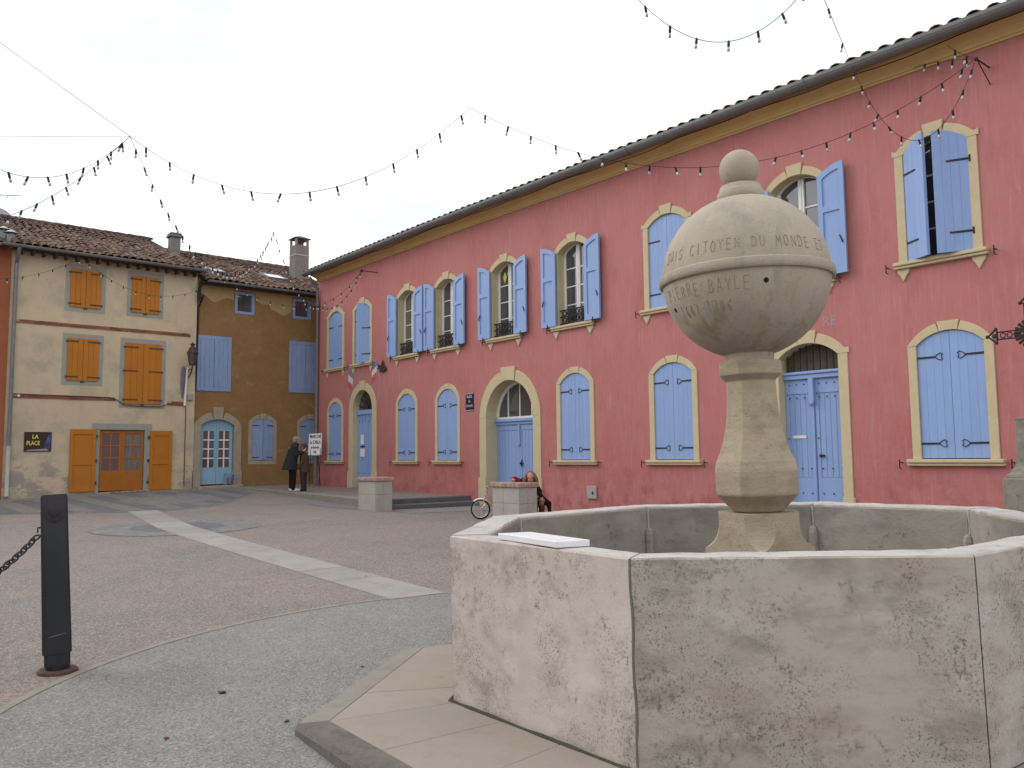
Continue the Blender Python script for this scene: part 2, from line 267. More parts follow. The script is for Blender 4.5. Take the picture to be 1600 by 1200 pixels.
# ------------------------------------------------------------------ mesh builder
ROOT = {}                           # object -> world offset of its root
class MB:
    def __init__(s): s.v = []; s.f = []
    def add(s, vs, fs):
        o = len(s.v); s.v += [tuple(x) for x in vs]; s.f += [tuple(i + o for i in f) for f in fs]
        return s
    def box(s, x0, x1, y0, y1, z0, z1):
        return s.add([(x0, y0, z0), (x1, y0, z0), (x1, y1, z0), (x0, y1, z0), (x0, y0, z1), (x1, y0, z1), (x1, y1, z1), (x0, y1, z1)],
                     [(0, 3, 2, 1), (4, 5, 6, 7), (0, 1, 5, 4), (1, 2, 6, 5), (2, 3, 7, 6), (3, 0, 4, 7)])
    def prism(s, poly, mapf, d0, d1):
        n = len(poly)
        vs = [mapf(a, b, d0) for a, b in poly] + [mapf(a, b, d1) for a, b in poly]
        fs = [tuple(range(n - 1, -1, -1)), tuple(range(n, 2 * n))] + [(i, (i + 1) % n, n + (i + 1) % n, n + i) for i in range(n)]
        return s.add(vs, fs)
    def tube(s, pts, r, n=8, closed=False):
        pts = [Vector(q) for q in pts]; rr = r if isinstance(r, (list, tuple)) else [r] * len(pts)
        k = len(pts); vs = []; up = None
        for i, q in enumerate(pts):
            if closed: t = pts[(i + 1) % k] - pts[i - 1]
            else: t = pts[min(i + 1, k - 1)] - pts[max(i - 1, 0)]
            if t.length < 1e-9: t = Vector((0, 0, 1))
            t.normalize()
            if up is None:
                up = Vector((0, 0, 1)) if abs(t.z) < 0.9 else Vector((1, 0, 0))
            a = t.cross(up)
            if a.length < 1e-5: a = t.orthogonal()
            a.normalize(); b = a.cross(t).normalized(); up = b
            for j in range(n):
                w = 2 * PI * j / n
                vs.append(q + (a * math.cos(w) + b * math.sin(w)) * rr[i])
        fs = []
        for i in range(k if closed else k - 1):
            i2 = (i + 1) % k
            for j in range(n):
                fs.append((i * n + j, i * n + (j + 1) % n, i2 * n + (j + 1) % n, i2 * n + j))
        if not closed:
            fs.append(tuple(range(n - 1, -1, -1))); fs.append(tuple((k - 1) * n + j for j in range(n)))
        return s.add(vs, fs)
    def lathe(s, prof, n=32, c=(0, 0, 0), ph=0.0):
        vs = []; k = len(prof)
        for r, z in prof:
            for j in range(n):
                w = ph + 2 * PI * j / n
                vs.append((c[0] + r * math.cos(w), c[1] + r * math.sin(w), c[2] + z))
        fs = [(i * n + j, i * n + (j + 1) % n, (i + 1) * n + (j + 1) % n, (i + 1) * n + j) for i in range(k - 1) for j in range(n)]
        fs += [tuple(range(n - 1, -1, -1)), tuple((k - 1) * n + j for j in range(n))]
        return s.add(vs, fs)
    def ell(s, c, r, n=14, m=9, rot=None):
        vs = []; c = Vector(c)
        for i in range(1, m):
            t = PI * i / m
            for j in range(n):
                w = 2 * PI * j / n
                q = Vector((r[0] * math.sin(t) * math.cos(w), r[1] * math.sin(t) * math.sin(w), r[2] * math.cos(t)))
                vs.append(c + (rot @ q if rot else q))
        a = Vector((0, 0, r[2])); b = Vector((0, 0, -r[2]))
        vs.append(c + (rot @ a if rot else a)); vs.append(c + (rot @ b if rot else b))
        T = (m - 1) * n; fs = []
        for i in range(m - 2):
            for j in range(n): fs.append((i * n + j, (i + 1) * n + j, (i + 1) * n + (j + 1) % n, i * n + (j + 1) % n))
        for j in range(n):
            fs.append((T, j, (j + 1) % n)); fs.append((T + 1, (m - 2) * n + (j + 1) % n, (m - 2) * n + j))
        return s.add(vs, fs)
    def mesh(s, name, off=(0, 0, 0), bevel=0.0, smooth=False, seg=1):
        me = bpy.data.meshes.new(name)
        ox, oy, oz = off
        me.from_pydata([(a - ox, b - oy, c - oz) for a, b, c in s.v], [], s.f)
        if bevel or True:
            bm = bmesh.new(); bm.from_mesh(me)
            bmesh.ops.recalc_face_normals(bm, faces=bm.faces)
            if bevel:
                es = [e for e in bm.edges if len(e.link_faces) == 2 and e.calc_face_angle(0) > 0.5]
                bmesh.ops.bevel(bm, geom=es, offset=bevel, segments=seg, profile=0.5, affect='EDGES', clamp_overlap=True)
            bm.to_mesh(me); bm.free()
        if smooth:
            me.polygons.foreach_set('use_smooth', [True] * len(me.polygons))
            if smooth != 'all':
                me.set_sharp_from_angle(angle=R(42))
        return me
    def build(s, name, mat, parent=None, bevel=0.0, smooth=False, seg=1):
        off = ROOT.get(parent, (0, 0, 0)) if parent else (0, 0, 0)
        me = s.mesh(name, off, bevel, smooth, seg)
        if not me.polygons: raise RuntimeError('empty ' + name)
        return place(name, me, mat, parent)
def place(name, me, mat, parent=None, loc=None, rot=None, scale=None):
    o = bpy.data.objects.new(name, me)
    COL.objects.link(o)
    if mat and not me.materials: me.materials.append(MATS[mat])
    if parent:
        o.parent = parent
        ROOT[o] = ROOT.get(parent, (0, 0, 0))
    if loc is not None:
        off = ROOT.get(parent, (0, 0, 0)) if parent else (0, 0, 0)
        o.location = (loc[0] - off[0], loc[1] - off[1], loc[2] - off[2])
        if parent: ROOT[o] = (loc[0], loc[1], loc[2])
    if rot is not None: o.rotation_euler = rot
    if scale is not None: o.scale = scale
    return o
def tag(o, label=None, cat=None, group=None, kind=None):
    if label: o['label'] = label
    if cat: o['category'] = cat
    if group: o['group'] = group
    if kind: o['kind'] = kind
    return o
def thing(name, loc, label, cat, group=None):
    o = bpy.data.objects.new(name, None)
    o.empty_display_size = 0.1
    COL.objects.link(o)
    o.location = loc
    ROOT[o] = tuple(loc)
    return tag(o, label, cat, group)
def struct(o): o['kind'] = 'structure'; return o
def stuff(o): o['kind'] = 'stuff'; return o

# a point from a picture position and a known distance / plane (survey of the photograph)
def ray(px, py): return CF + CR * ((px - 800) / FOC) - CU * ((py - 600) / FOC)
def at_d(px, py, d): return EYE + ray(px, py) * d
def at_y(px, py, y): r = ray(px, py); return EYE + r * (y / r.y)
def at_x(px, py, x): r = ray(px, py); return EYE + r * (x / r.x)
def proj(q):
    d = Vector(q) - EYE; z = d.dot(CF)
    return 800 + FOC * d.dot(CR) / z, 600 - FOC * d.dot(CU) / z

# ------------------------------------------------------------------ ground heights
CP = np.array([(-3, 4.4, -.10), (0, 0, -.10), (-5, 0, -.11), (-5.4, 3.5, -.11), (-1, 9, -.06), (-14, 12.8, .10), (-7, 12.8, .03), (-17.5, 12.5, .10), (-25.7, 12.6, .40),
               (-26.5, 8.9, .42), (-26.5, 3.8, .28), (-26.5, -4, .12), (-12, 4, .05), (-12, -6, -.05), (5, 12.8, 0), (6, -6, -.08), (-19, 8, .2), (-8, -12, -.05), (-26.5, 20, .6), (-26.5, -14, .1), (8, 20, .0)], float)
def phi(r): return np.where(r > 1e-9, r * r * np.log(np.maximum(r, 1e-9)), 0)
_n = len(CP)
_A = np.zeros((_n + 3, _n + 3))
_A[:_n, :_n] = phi(np.hypot(CP[:, None, 0] - CP[None, :, 0], CP[:, None, 1] - CP[None, :, 1])) + .5 * np.eye(_n)
_A[:_n, _n] = 1; _A[:_n, _n + 1:] = CP[:, :2]; _A[_n:, :_n] = _A[:_n, _n:].T
_W = np.linalg.solve(_A, np.r_[CP[:, 2], 0, 0, 0])
def gz(x, y):
    x = min(max(x, -30), 10); y = min(max(y, -16), 22)
    r = np.hypot(CP[:, 0] - x, CP[:, 1] - y)
    return float(phi(r) @ _W[:_n] + _W[_n] + _W[_n + 1] * x + _W[_n + 2] * y)
def on_ground(px, py):
    z = 0.1; r = ray(px, py)
    for _ in range(50):
        q = EYE + r * ((z - EYE.z) / r.z); z = .5 * z + .5 * gz(q.x, q.y)
    return Vector((q.x, q.y, z))
def sheet(pts_rows, lift):
    """grid of (x, y) rows draped on the ground"""
    mb = MB(); nr = len(pts_rows); nc = len(pts_rows[0])
    for row in pts_rows:
        for x, y in row: mb.v.append((x, y, gz(x, y) + lift))
    for i in range(nr - 1):
        for j in range(nc - 1): mb.f.append((i * nc + j, i * nc + j + 1, (i + 1) * nc + j + 1, (i + 1) * nc + j))
    return mb
xs = [-600, -250, -110, -60, -40] + list(np.arange(-32, 12.1, 0.8)) + [20, 45, 110, 250, 600]
ys = [-600, -250, -110, -60, -35] + list(np.arange(-20, 24.1, 0.8)) + [32, 60, 110, 250, 600]
struct(sheet([[(x, y) for x in xs] for y in ys], 0).build('plaza_ground', 'plaza', smooth='all'))
# grey ring of paving round the fountain
RC = (-3.54, 3.88); RR = 3.69
def ringrows(c, r0, r1, nr, na, a0=0, a1=2 * PI):
    return [[(c[0] + (r0 + (r1 - r0) * i / nr) * math.cos(a0 + (a1 - a0) * j / na), c[1] + (r0 + (r1 - r0) * i / nr) * math.sin(a0 + (a1 - a0) * j / na)) for j in range(na + 1)] for i in range(nr + 1)]
struct(sheet(ringrows(RC, 0.05, RR, 8, 96), 0.006).build('ring_pavement', 'asphalt', smooth='all'))
edge = struct(sheet(ringrows(RC, RR - 0.02, RR + 0.01, 1, 96), 0.004).build('ring_edging', 'edge_stone'))
for k in range(60):
    a0 = 2 * PI * k / 60; a1 = 2 * PI * (k + 1) / 60 - 0.001
    if not (PI * 0.8 < a0 < PI * 1.55): continue
    mb = MB(); pp = ringrows(RC, RR - 0.002, RR + 0.062 + random.uniform(-.008, .008), 1, 3, a0, a1)
    poly = pp[0] + pp[1][::-1]
    mb.prism(poly, lambda a, b, d: (a, b, gz(a, b) + d), -0.02, 0.011)
    mb.build('edging_stone', 'edge_stone', edge)
# stone path of slabs
path = struct(sheet([[(-7.2, 4.40), (-12, 4.43), (-15, 4.56), (-19.5, 5.2)], [(-7.2, 4.95), (-12, 4.97), (-15, 5.10), (-19.5, 5.7)]], 0.003).build('stone_path', 'edge_stone'))
cl = [(-7.19, 4.68), (-12.0, 4.70), (-15.1, 4.84), (-16.5, 5.02), (-19.5, 5.45)]
def along(t):
    tot = [0]
    for a, b in zip(cl, cl[1:]): tot.append(tot[-1] + math.hypot(b[0] - a[0], b[1] - a[1]))
    t = min(max(t, 0), tot[-1] - 1e-6)
    for i in range(len(cl) - 1):
        if t <= tot[i + 1]:
            k = (t - tot[i]) / (tot[i + 1] - tot[i]); a, b = cl[i], cl[i + 1]
            dx, dy = b[0] - a[0], b[1] - a[1]; l = math.hypot(dx, dy)
            return (a[0] + dx * k, a[1] + dy * k), (dx / l, dy / l), tot[-1]
t = 0; TOT = along(0)[2]
while t < TOT - 0.3:
    ln = random.uniform(0.85, 1.25)
    (x0, y0), d0, _ = along(t + 0.006); (x1, y1), d1, _ = along(t + ln - 0.006)
    w = 0.30
    poly = [(x0 - d0[1] * w, y0 + d0[0] * w), (x0 + d0[1] * w, y0 - d0[0] * w), (x1 + d1[1] * w, y1 - d1[0] * w), (x1 - d1[1] * w, y1 + d1[0] * w)]
    if t < 0.01:
        poly[0] = (-7.16, poly[0][1]); poly[1] = (-7.10, poly[1][1])
    lift = 0.013 + random.uniform(-.001, .002)
    MB().prism(poly, lambda a, b, d: (a, b, gz(a, b) + d), -0.03, lift).build('slab', 'path_slab', path)
    t += ln
# round cobbled medallion crossing the path
med = struct(sheet(ringrows((-15.42, 4.93), 0.80, 1.45, 3, 48), 0.006).build('paving_medallion', 'cobble'))
sheet(ringrows((-15.42, 4.93), 0.02, 0.80, 3, 48), 0.0085).build('medallion_disc', 'dark_paving', med)
# striped paving in front of the cream house
arc = [(0.6, -22.4), (2.0, -21.8), (2.96, -21.2), (4.62, -20.0), (5.6, -19.45), (6.3, -19.5), (7.5, -20.4), (9.0, -22.6), (9.6, -23.5), (10.0, -25.0)]
def arcx(y): return float(np.interp(y, [a for a, _ in arc], [b for _, b in arc]))
yy = [0.6 + 0.2 * k for k in range(48)]
sp = struct(sheet([[(arcx(y) + 0.30 * math.sin(PI * min(max((y - .6) / 9.4, .05), .95)) , y) for y in yy], [(-25.6, y) for y in yy]], 0.005).build('striped_paving', 'cobble'))
y = 0.7; k = 0
while y < 9.6:
    w = 0.44
    pts = [(arcx(y), y), (arcx(y + w), y + w)]
    rows = [[(arcx(yv) + (-25.5 - arcx(yv)) * i / 8, yv) for i in range(9)] for yv in (y, y + w)]
    sheet(rows, 0.010).build('paving_band', 'dark_paving' if k % 2 else 'light_paving', sp)
    y += w + 0.004; k += 1

# cobbled patch by the left pillar and the grey strip before the steps
struct(sheet([[(-19.3, 9.3), (-18.2, 9.2), (-17.2, 9.45)], [(-19.6, 9.7), (-18.3, 9.7), (-17.2, 9.75)], [(-19.2, 10.1), (-18.3, 10.05), (-17.2, 10.02)]], 0.006).build('cobbled_patch', 'cobble'))
struct(sheet([[(-16.6, 10.05), (-16.0, 9.95), (-15.4, 9.9)], [(-16.6, 11.4), (-15.9, 11.3), (-15.2, 11.3)], [(-16.6, 12.7), (-15.9, 12.7), (-14.8, 12.7)]], 0.006).build('grey_strip', 'asphalt'))

# ------------------------------------------------------------------ raised walk and steps along the pink building
def ptop(x): return 0.33 + 0.09 * (-17.1 - x) / 9.0
mb = MB()
mb.prism([(-26.45, 10.22), (-17.1, 10.04), (-17.1, 12.77), (-26.45, 13.6)], lambda a, b, d: (a, b, d if d < 0 else ptop(a) - 0.004), -0.3, 1)
walk = struct(mb.build('raised_walk', 'platform'))
x = -26.4; k = 0
while x < -17.2:
    w = min(0.9, -17.1 - x); ya = 10.215 + (10.045 - 10.215) * (x + 26.4) / 9.3
    MB().prism([(x + .003, ya - 0.012), (x + w - .003, ya - 0.012 - .017 * w), (x + w - .003, ya + 0.30), (x + .003, ya + 0.30)], lambda a, b, d: (a, b, d if d < 0 else ptop(a)), -0.2, 1).build('kerb_stone', 'edge_stone', walk, bevel=0.01)
    x += w
steps = struct(MB().box(-17.12, -16.75, 10.03, 12.76, -0.2, 0.205).build('steps', 'step_stone'))
for i, (x0, x1, z0, z1) in enumerate(((-17.36, -17.03, 0.10, 0.336), (-17.06, -16.62, -0.1, 0.215))):
    for ya, yb in ((10.03, 11.4), (11.403, 12.765)):
        MB().box(x0, x1 + (0.0 if i == 0 else 0.0), ya, yb, z0, z1).build('step_slab', 'step_stone', steps, bevel=0.012)

# ------------------------------------------------------------------ facades
PY = 12.776; HX = -26.5
def pinkf(s, z, d): return (s, PY - d, z)
def housef(s, z, d): return (HX + d, s, z)
def brownf(s, z, d): return (HX - 0.06 + d, s, z)

def arch_pts(c, a, zs, h, n=12, t0=-1, t1=1):
    """points of an arc from left to right spring"""
    h = max(h, 1e-3); r = (a * a + h * h) / (2 * h); th = math.asin(min(1, a / r)); th = PI - th if h > a else th
    zc = zs + h - r
    return [(c + r * math.sin(th * (t0 + (t1 - t0) * i / n)), zc + r * math.cos(th * (t0 + (t1 - t0) * i / n))) for i in range(n + 1)]
def arch_z(c, a, zs, h, s):
    h = max(h, 1e-3); r = (a * a + h * h) / (2 * h); zc = zs + h - r
    return zc + math.sqrt(max(r * r - (s - c) ** 2, 0))
def outline(c, a, z0, zs, h, n=12): return [(c + a, z0), (c - a, z0)] + arch_pts(c, a, zs, h, n)
def holed_wall(mapf, outer, holes, d):
    bm = bmesh.new(); es = []
    for lp in [outer] + holes:
        vs = [bm.verts.new(mapf(a, b, d)) for a, b in lp]
        es += [bm.edges.new((vs[i], vs[(i + 1) % len(vs)])) for i in range(len(vs))]
    bmesh.ops.triangle_fill(bm, use_beauty=True, use_dissolve=False, edges=es)
    mb = MB(); bm.verts.index_update()
    mb.v = [tuple(v.co) for v in bm.verts]; mb.f = [tuple(v.index for v in f.verts) for f in bm.faces]
    bm.free()
    return mb

def surround(mapf, root, c, a, z0, zs, h, b, btop, mat='stone_trim', deep=0.26, proud=0.022, ear=0.0, key=(0.12, 0.17), sill=True, brackets=False, plinth=None, keyproud=0.012, name='window_surround', rough=0.0):
    """jambs and arch of dressed stones around an opening"""
    def rr(): return random.uniform(-rough, rough) if rough else 0
    g = 0.0025
    ip = [(c - a - .004, z0)] + arch_pts(c, a + .004, zs, h + .004, 16) + [(c + a + .004, z0)]
    op = [(c - a - b + .02, z0)] + arch_pts(c, a + b - .02, zs, h + btop - .03, 16) + [(c + a + b - .02, z0)]
    w = MB().prism(ip + op[::-1], mapf, -deep, -0.0305).build(name, mat, root)
    for sg in (-1, 1):
        xo = c + sg * (a + b); xi = c + sg * a
        lo, hi = sorted((xo + sg * rr(), xi))
        zb = plinth[1] + .002 if plinth else z0
        MB().prism([(lo, zb), (hi, zb), (hi, zs - g), (lo, zs - g)], mapf, -0.03, proud).build('jamb', mat, w, bevel=0.006)
    inner = arch_pts(c, a, zs, h, 24); n = 24
    outer = arch_pts(c, a + b, zs + (0.0 if not ear else 0.03), h + btop - (0.03 if ear else 0), 24)
    kn = 0
    while inner[12 + kn][0] - c < key[0]: kn += 1
    for lo, hi in ((0, 12 - kn), (12 + kn, 24)):
        ii = inner[lo:hi + 1]; oo = outer[lo:hi + 1]
        if ear:
            if lo == 0: oo = [(c - a - b - ear, zs), (c - a - b - ear, zs + 0.10)] + [q for q in oo[1:]]
            else: oo = [q for q in oo[:-1]] + [(c + a + b + ear, zs + 0.10), (c + a + b + ear, zs)]
        else:
            if lo == 0: oo = [(c - a - b, zs)] + oo
            else: oo = oo + [(c + a + b, zs)]
        poly = ii + oo[::-1]
        poly = [(q[0], q[1] + (0.0 if q[1] > zs + 1e-6 else 0.0)) for q in poly]
        MB().prism(poly, mapf, -0.03, proud + 0.001).build('voussoir', mat, w, bevel=0.005)
    kt = zs + h + btop + (key[1] - 0.17) + 0.03
    ki = inner[12 - kn:12 + kn + 1]
    kx = ki[-1][0] - c - g
    poly = [(c - kx, ki[0][1])] + ki[1:-1] + [(c + kx, ki[-1][1]), (c + kx * 1.22, kt), (c - kx * 1.22, kt)]
    MB().prism(poly, mapf, -0.03, proud + keyproud).build('keystone', mat, w, bevel=0.006)
    if sill:
        so = a + b + 0.07
        mb = MB()
        for d0, d1, za, zb in ((-deep, 0.10, -0.055, 0.002), (-0.02, 0.075, -0.10, -0.056)):
            mb.prism([(c - so, z0 + za), (c + so, z0 + za), (c + so, z0 + zb), (c - so, z0 + zb)], mapf, d0, d1)
        mb.build('sill', mat, w, bevel=0.014, seg=2)
        if brackets:
            for sg in (-1, 1):
                x = c + sg * (a + b * 0.55)
                MB().prism([(x - .10, z0 - .102), (x - .085, z0 - .17), (x - .06, z0 - .19), (x, z0 - .30), (x + .06, z0 - .19), (x + .085, z0 - .17), (x + .10, z0 - .102)], mapf, -.02, .03).build('sill_bracket', mat, w, bevel=0.008)
        for sg in (-1, 1):
            x = c + sg * (so + 0.10)
            hb = MB(); hb.tube([mapf(x, z0 - .05, -.02), mapf(x, z0 - .05, .09), mapf(x, z0 - .05, .10)], .009, 5)
            hb.tube([mapf(x, z0 + .00, .10), mapf(x, z0 - .13, .10), mapf(x + .03, z0 - .15, .10)], .010, 5)
            hb.build('shutter_hook', 'iron', w)
    if plinth:
        for sg in (-1, 1):
            x0, x1 = sorted((c + sg * (a + b + 0.03), c + sg * (a - 0.005)))
            MB().prism([(x0, plinth[0]), (x1, plinth[0]), (x1, plinth[1]), (x0, plinth[1])], mapf, -.12, proud + .03).build('jamb_base', mat, w, bevel=0.012)
    return w

def strap_pts(u0, u1, z, heart):
    pts = [(u0, z), (u1, z)]
    return pts
def leaf(mapf, root, c, a, z0, zs, h, side, d, ang=0.0, mat='blue', planks=4, hinge='heart', hz=(0.16, 0.80), gap=0.004, frame=True, latch=False, face='closed', rails=(0.0, 0.57, 1.0)):
    """one shutter leaf; side -1 hangs from the left jamb, +1 from the right; ang opens it outwards"""
    sh = c + side * (a - 0.004); sg = -side; W = a - 0.004 - gap / 2
    ca, sa = math.cos(ang), math.sin(ang)
    def m(u, z, w):                                    # u from hinge, w outwards from the leaf
        s_ = sh + sg * (u * ca) - sg * sa * w
        return mapf(s_, z, d + u * sa + w * ca)
    def top(u): return arch_z(c, a, zs, h, sh + sg * u) - 0.006
    def strip(u0, u1, zb, w0, w1, mb, zt=None, k=4):
        us = [u0 + (u1 - u0) * i / k for i in range(k + 1)]
        poly = [(u0, zb), (u1, zb)] + [(u, (top(u) if zt is None else zt)) for u in us[::-1]]
        mb.prism(poly, m, w0, w1)
    body = MB()
    strip(0, W, z0 + .005, -0.004, 0.0, body, k=8)
    if frame:
        fw = 0.085; H = zs + h - z0
        strip(0, fw, z0 + .008, -0.026, -0.0041, body); strip(W - fw, W, z0 + .008, -0.026, -0.0041, body)
        zb = z0 + .008; body.prism([(fw, zb), (W - fw, zb), (W - fw, zb + .13), (fw, zb + .13)], m, -.0255, -.0042)
        zm = z0 + H * rails[1]; body.prism([(fw, zm), (W - fw, zm), (W - fw, zm + .10), (fw, zm + .10)], m, -.0255, -.0042)
        us = [fw + (W - 2 * fw) * i / 6 for i in range(7)]
        body.prism([(u, top(u) - .11) for u in us] + [(u, top(u)) for u in us[::-1]], m, -.0255, -.0042)
    L_ = body.build('shutter', mat, root)
    pw = W / planks
    for i in range(planks):
        mb = MB(); strip(i * pw + .0008, (i + 1) * pw - .0008, z0 + .005, 0.0002, 0.022, mb)
        mb.build('plank', mat, L_, bevel=0.0010)
    if hinge:
        for hf in hz:
            z = z0 + (zs - z0) * hf + 0.02
            hm = MB()
            ul = W * (0.62 if hinge == 'plain' else 0.56)
            hm.prism([(-.02, z - .016), (ul, z - .013), (ul, z + .013), (-.02, z + .016)], m, .0225, .031)
            hm.tube([m(-.02, z - .05, .03), m(-.02, z + .05, .03)], .016, 6)
            if hinge == 'heart':
                pts = [(ul - .01, z), (ul + .03, z + .035), (ul + .075, z + .055), (ul + .105, z + .035), (ul + .085, z + .005)]
                for s2 in (1, -1):
                    hm.tube([m(u, z + s2 * (q - z), .028) for u, q in pts], .0065, 5)
            hm.build('strap_hinge', 'iron', L_)
    if latch:
        lm = MB(); zl = z0 + (zs - z0) * 0.34
        lm.tube([m(W - .10, zl + .06, -.03), m(W - .07, zl, -.04), m(W - .045, zl - .07, -.035)], .011, 6)
        lm.tube([m(W * .55, z0 + .06, -.03), m(W * .55, z0 - .03, -.03)], .012, 5)
        lm.build('latch', 'iron', L_)
    return L_

def casement(mapf, root, c, a, z0, zs, h, d, rows=4, mat='white_paint', glass='glass', cols=2, mix=None):
    """arched two-leaf window with glazing bars"""
    fr = MB(); b = 0.055
    def tz(s): return arch_z(c, a, zs, h, s)
    def bar(s0, s1, za, zb, d0, d1): fr.prism([(s0, za), (s1, za), (s1, zb), (s0, zb)], mapf, d0, d1)
    inner = arch_pts(c, a - b, zs - 0.0, max(h - 0.01, .02), 16); outer = arch_pts(c, a + .01, zs, h + .03, 16)
    for i in range(16): fr.prism([inner[i], inner[i + 1], outer[i + 1], outer[i]], mapf, d, d + .05)
    for sg in (-1, 1):
        x0, x1 = sorted((c + sg * (a + .01), c + sg * (a - b))); bar(x0, x1, z0, zs + .01, d, d + .05)
    bar(c - .055, c + .055, z0, tz(c) - .02, d + .001, d + .062)
    bar(c - .012, c + .012, z0, tz(c) - .02, d + .002, d + .075)
    bar(c - a, c + a, z0, z0 + .07, d + .001, d + .055)
    zr = [z0 + .07 + (zs + h * .35 - z0 - .07) * i / rows for i in range(rows + 1)]
    for z in zr[1:-1]:
        for s0, s1 in ((c - a + b, c - .055), (c + .055, c + a - b)): bar(s0, s1, z - .014, z + .014, d + .006, d + .042)
    w = fr.build('window_frame', mat, root, bevel=0.003)
    for sg in (-1, 1):
        x0, x1 = sorted((c + sg * (a - b * .6), c + sg * .05))
        for i in range(rows):
            za = zr[i]
            if i < rows - 1: poly = [(x0, za), (x1, za), (x1, zr[i + 1]), (x0, zr[i + 1])]
            else:
                us = [x0 + (x1 - x0) * k / 6 for k in range(7)]
                poly = [(x0, za), (x1, za)] + [(u, tz(u) - .03) for u in us[::-1]]
            tilt = random.uniform(-.004, .004)
            MB().prism(poly, mapf, d + .018 + tilt, d + .022 + tilt).build('pane', (mix[i] if mix else glass), w)
    return w

def text_mesh(txt, size, mapf, c, z, d, thick=0.004, align='CENTER', sx=1.0, bold=0.0, skew=0.0):
    cu = bpy.data.curves.new('text', 'FONT'); cu.body = txt; cu.size = size; cu.align_x = align; cu.resolution_u = 2; cu.offset = bold
    ob = bpy.data.objects.new('text_tmp', cu); COL.objects.link(ob)
    bpy.context.view_layer.update()
    me = bpy.data.meshes.new_from_object(ob)
    mb = MB()
    vs = [tuple(v.co) for v in me.vertices]
    mb.v = [mapf(c + x * sx, z + y + x * skew, d + thick) for x, y, _ in vs]
    mb.f = [tuple(p.vertices) for p in me.polygons]
    bpy.data.objects.remove(ob); bpy.data.meshes.remove(me); bpy.data.curves.remove(cu)
    return mb

# ------------------------------------------------------------------ the pink building
hall = thing('town_hall', (-14, PY, 0), 'long two-storey pink rendered building with pale blue shutters and ochre window surrounds', 'building')
UZ0, UZS, UH = 4.29, 5.99, 0.19
GZ0, GZS, GH = 1.235, 2.96, 0.20
UC = [-24.46, -22.68, -20.07, -18.10, -15.60, -13.16, -10.43, -7.55, -5.20]
GC = [(-24.44, 0.44, .27), (-20.09, 0.46, .27), (-18.06, 0.46, .27), (-13.14, 0.47, .22), (-10.37, 0.475, .20), (-5.14, 0.48, .20)]
AU = 0.475
DOORS = dict(town=(-22.64, 0.60, 2.84, 0.60), arch=(-15.46, 0.90, 2.30, 0.90), right=(-7.45, 0.555, 2.98, 0.23))
holes = [outline(c, AU + .02, UZ0, UZS, UH)[::1] for c in UC]
holes += [outline(c, a + .02, GZ0, GZS - (0.07 if h > .25 else 0), h) for c, a, h in GC]
for c, a, zs, h in DOORS.values(): holes.append(outline(c, a + .02, -0.1, zs, h, 24))
XR = 3.0
wall = holed_wall(pinkf, [(-25.7, -0.15), (XR, -0.15), (XR, 7.36), (-17, 7.55), (-25.7, 7.60)], holes, 0.0)
wall.add([(-25.7, PY, -.15), (-25.7, PY + 9, -.15), (-25.7, PY + 9, 7.5), (-25.7, PY + 4.7, 9.2), (-25.7, PY, 7.5)], [(0, 1, 2, 3, 4)])
wall.add([(XR, PY, -.15), (XR, PY + 9, -.15), (XR, PY + 9, 7.5), (XR, PY + 4.7, 9.2), (XR, PY, 7.5)], [(0, 1, 2, 3, 4)])
wall.add([(-25.7, PY + 9, -.15), (XR, PY + 9, -.15), (XR, PY + 9, 7.5), (-25.7, PY + 9, 7.5)], [(0, 1, 2, 3)])
wall.build('wall', 'pink', hall)
# dark rooms behind the openings
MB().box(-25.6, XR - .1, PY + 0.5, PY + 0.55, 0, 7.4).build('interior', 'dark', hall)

for i, c in enumerate(UC):
    surround(pinkf, hall, c, AU, UZ0, UZS, UH, 0.135, 0.15, ear=0.03, key=(0.12, 0.19), brackets=True)
    if i in (0, 6):
        for sd in (-1, 1): leaf(pinkf, hall, c, AU, UZ0, UZS, UH, sd, -0.035, mat='blue', hinge='plain')
    elif i == 1:
        leaf(pinkf, hall, c, AU, UZ0, UZS, UH, -1, -0.035, hinge='plain'); leaf(pinkf, hall, c, AU, UZ0, UZS, UH, 1, 0.0, ang=R(32), hinge='plain', hz=(.14, .62))
    elif i == 8:
        leaf(pinkf, hall, c, AU, UZ0, UZS, UH, -1, -0.02, ang=R(31), hinge='plain'); leaf(pinkf, hall, c, AU, UZ0, UZS, UH, 1, 0.0, ang=R(24), hinge='plain')
    else:
        for sd in (-1, 1): leaf(pinkf, hall, c, AU, UZ0, UZS, UH, sd, 0.085, ang=R(178 if sd < 0 else 179), hinge=None, latch=True)
    if i in (2, 3, 4, 5, 7, 8):
        casement(pinkf, hall, c, AU - .005, UZ0 + .01, UZS, UH, -0.24, glass='curtain_glass' if i in (2,) else 'glass')
    if i in (2, 3, 4, 5, 7):
        rl = MB()
        for z in (UZ0 + .06, UZ0 + .22, UZ0 + .37): rl.tube([pinkf(c - AU, z, -.06), pinkf(c + AU, z, -.06)], .017, 5)
        for k in range(7):
            s_ = c - AU + .07 + (2 * AU - .14) * k / 6
            rl.tube([pinkf(s_, UZ0 + .06, -.06), pinkf(s_, UZ0 + .37, -.06)], .012, 4)
        for k in range(6):
            s_ = c - AU + .07 + (2 * AU - .14) * (k + .5) / 6
            rl.tube([pinkf(s_ + .05 * math.cos(w), UZ0 + .295 + .05 * math.sin(w), -.06) for w in [2 * PI * q / 8 for q in range(8)]], .014, 4, closed=True)
            rl.tube([pinkf(s_ + .05 * math.cos(w), UZ0 + .14 + .05 * math.sin(w), -.06) for w in [2 * PI * q / 8 for q in range(8)]], .014, 4, closed=True)
        rl.build('railing', 'iron', hall)
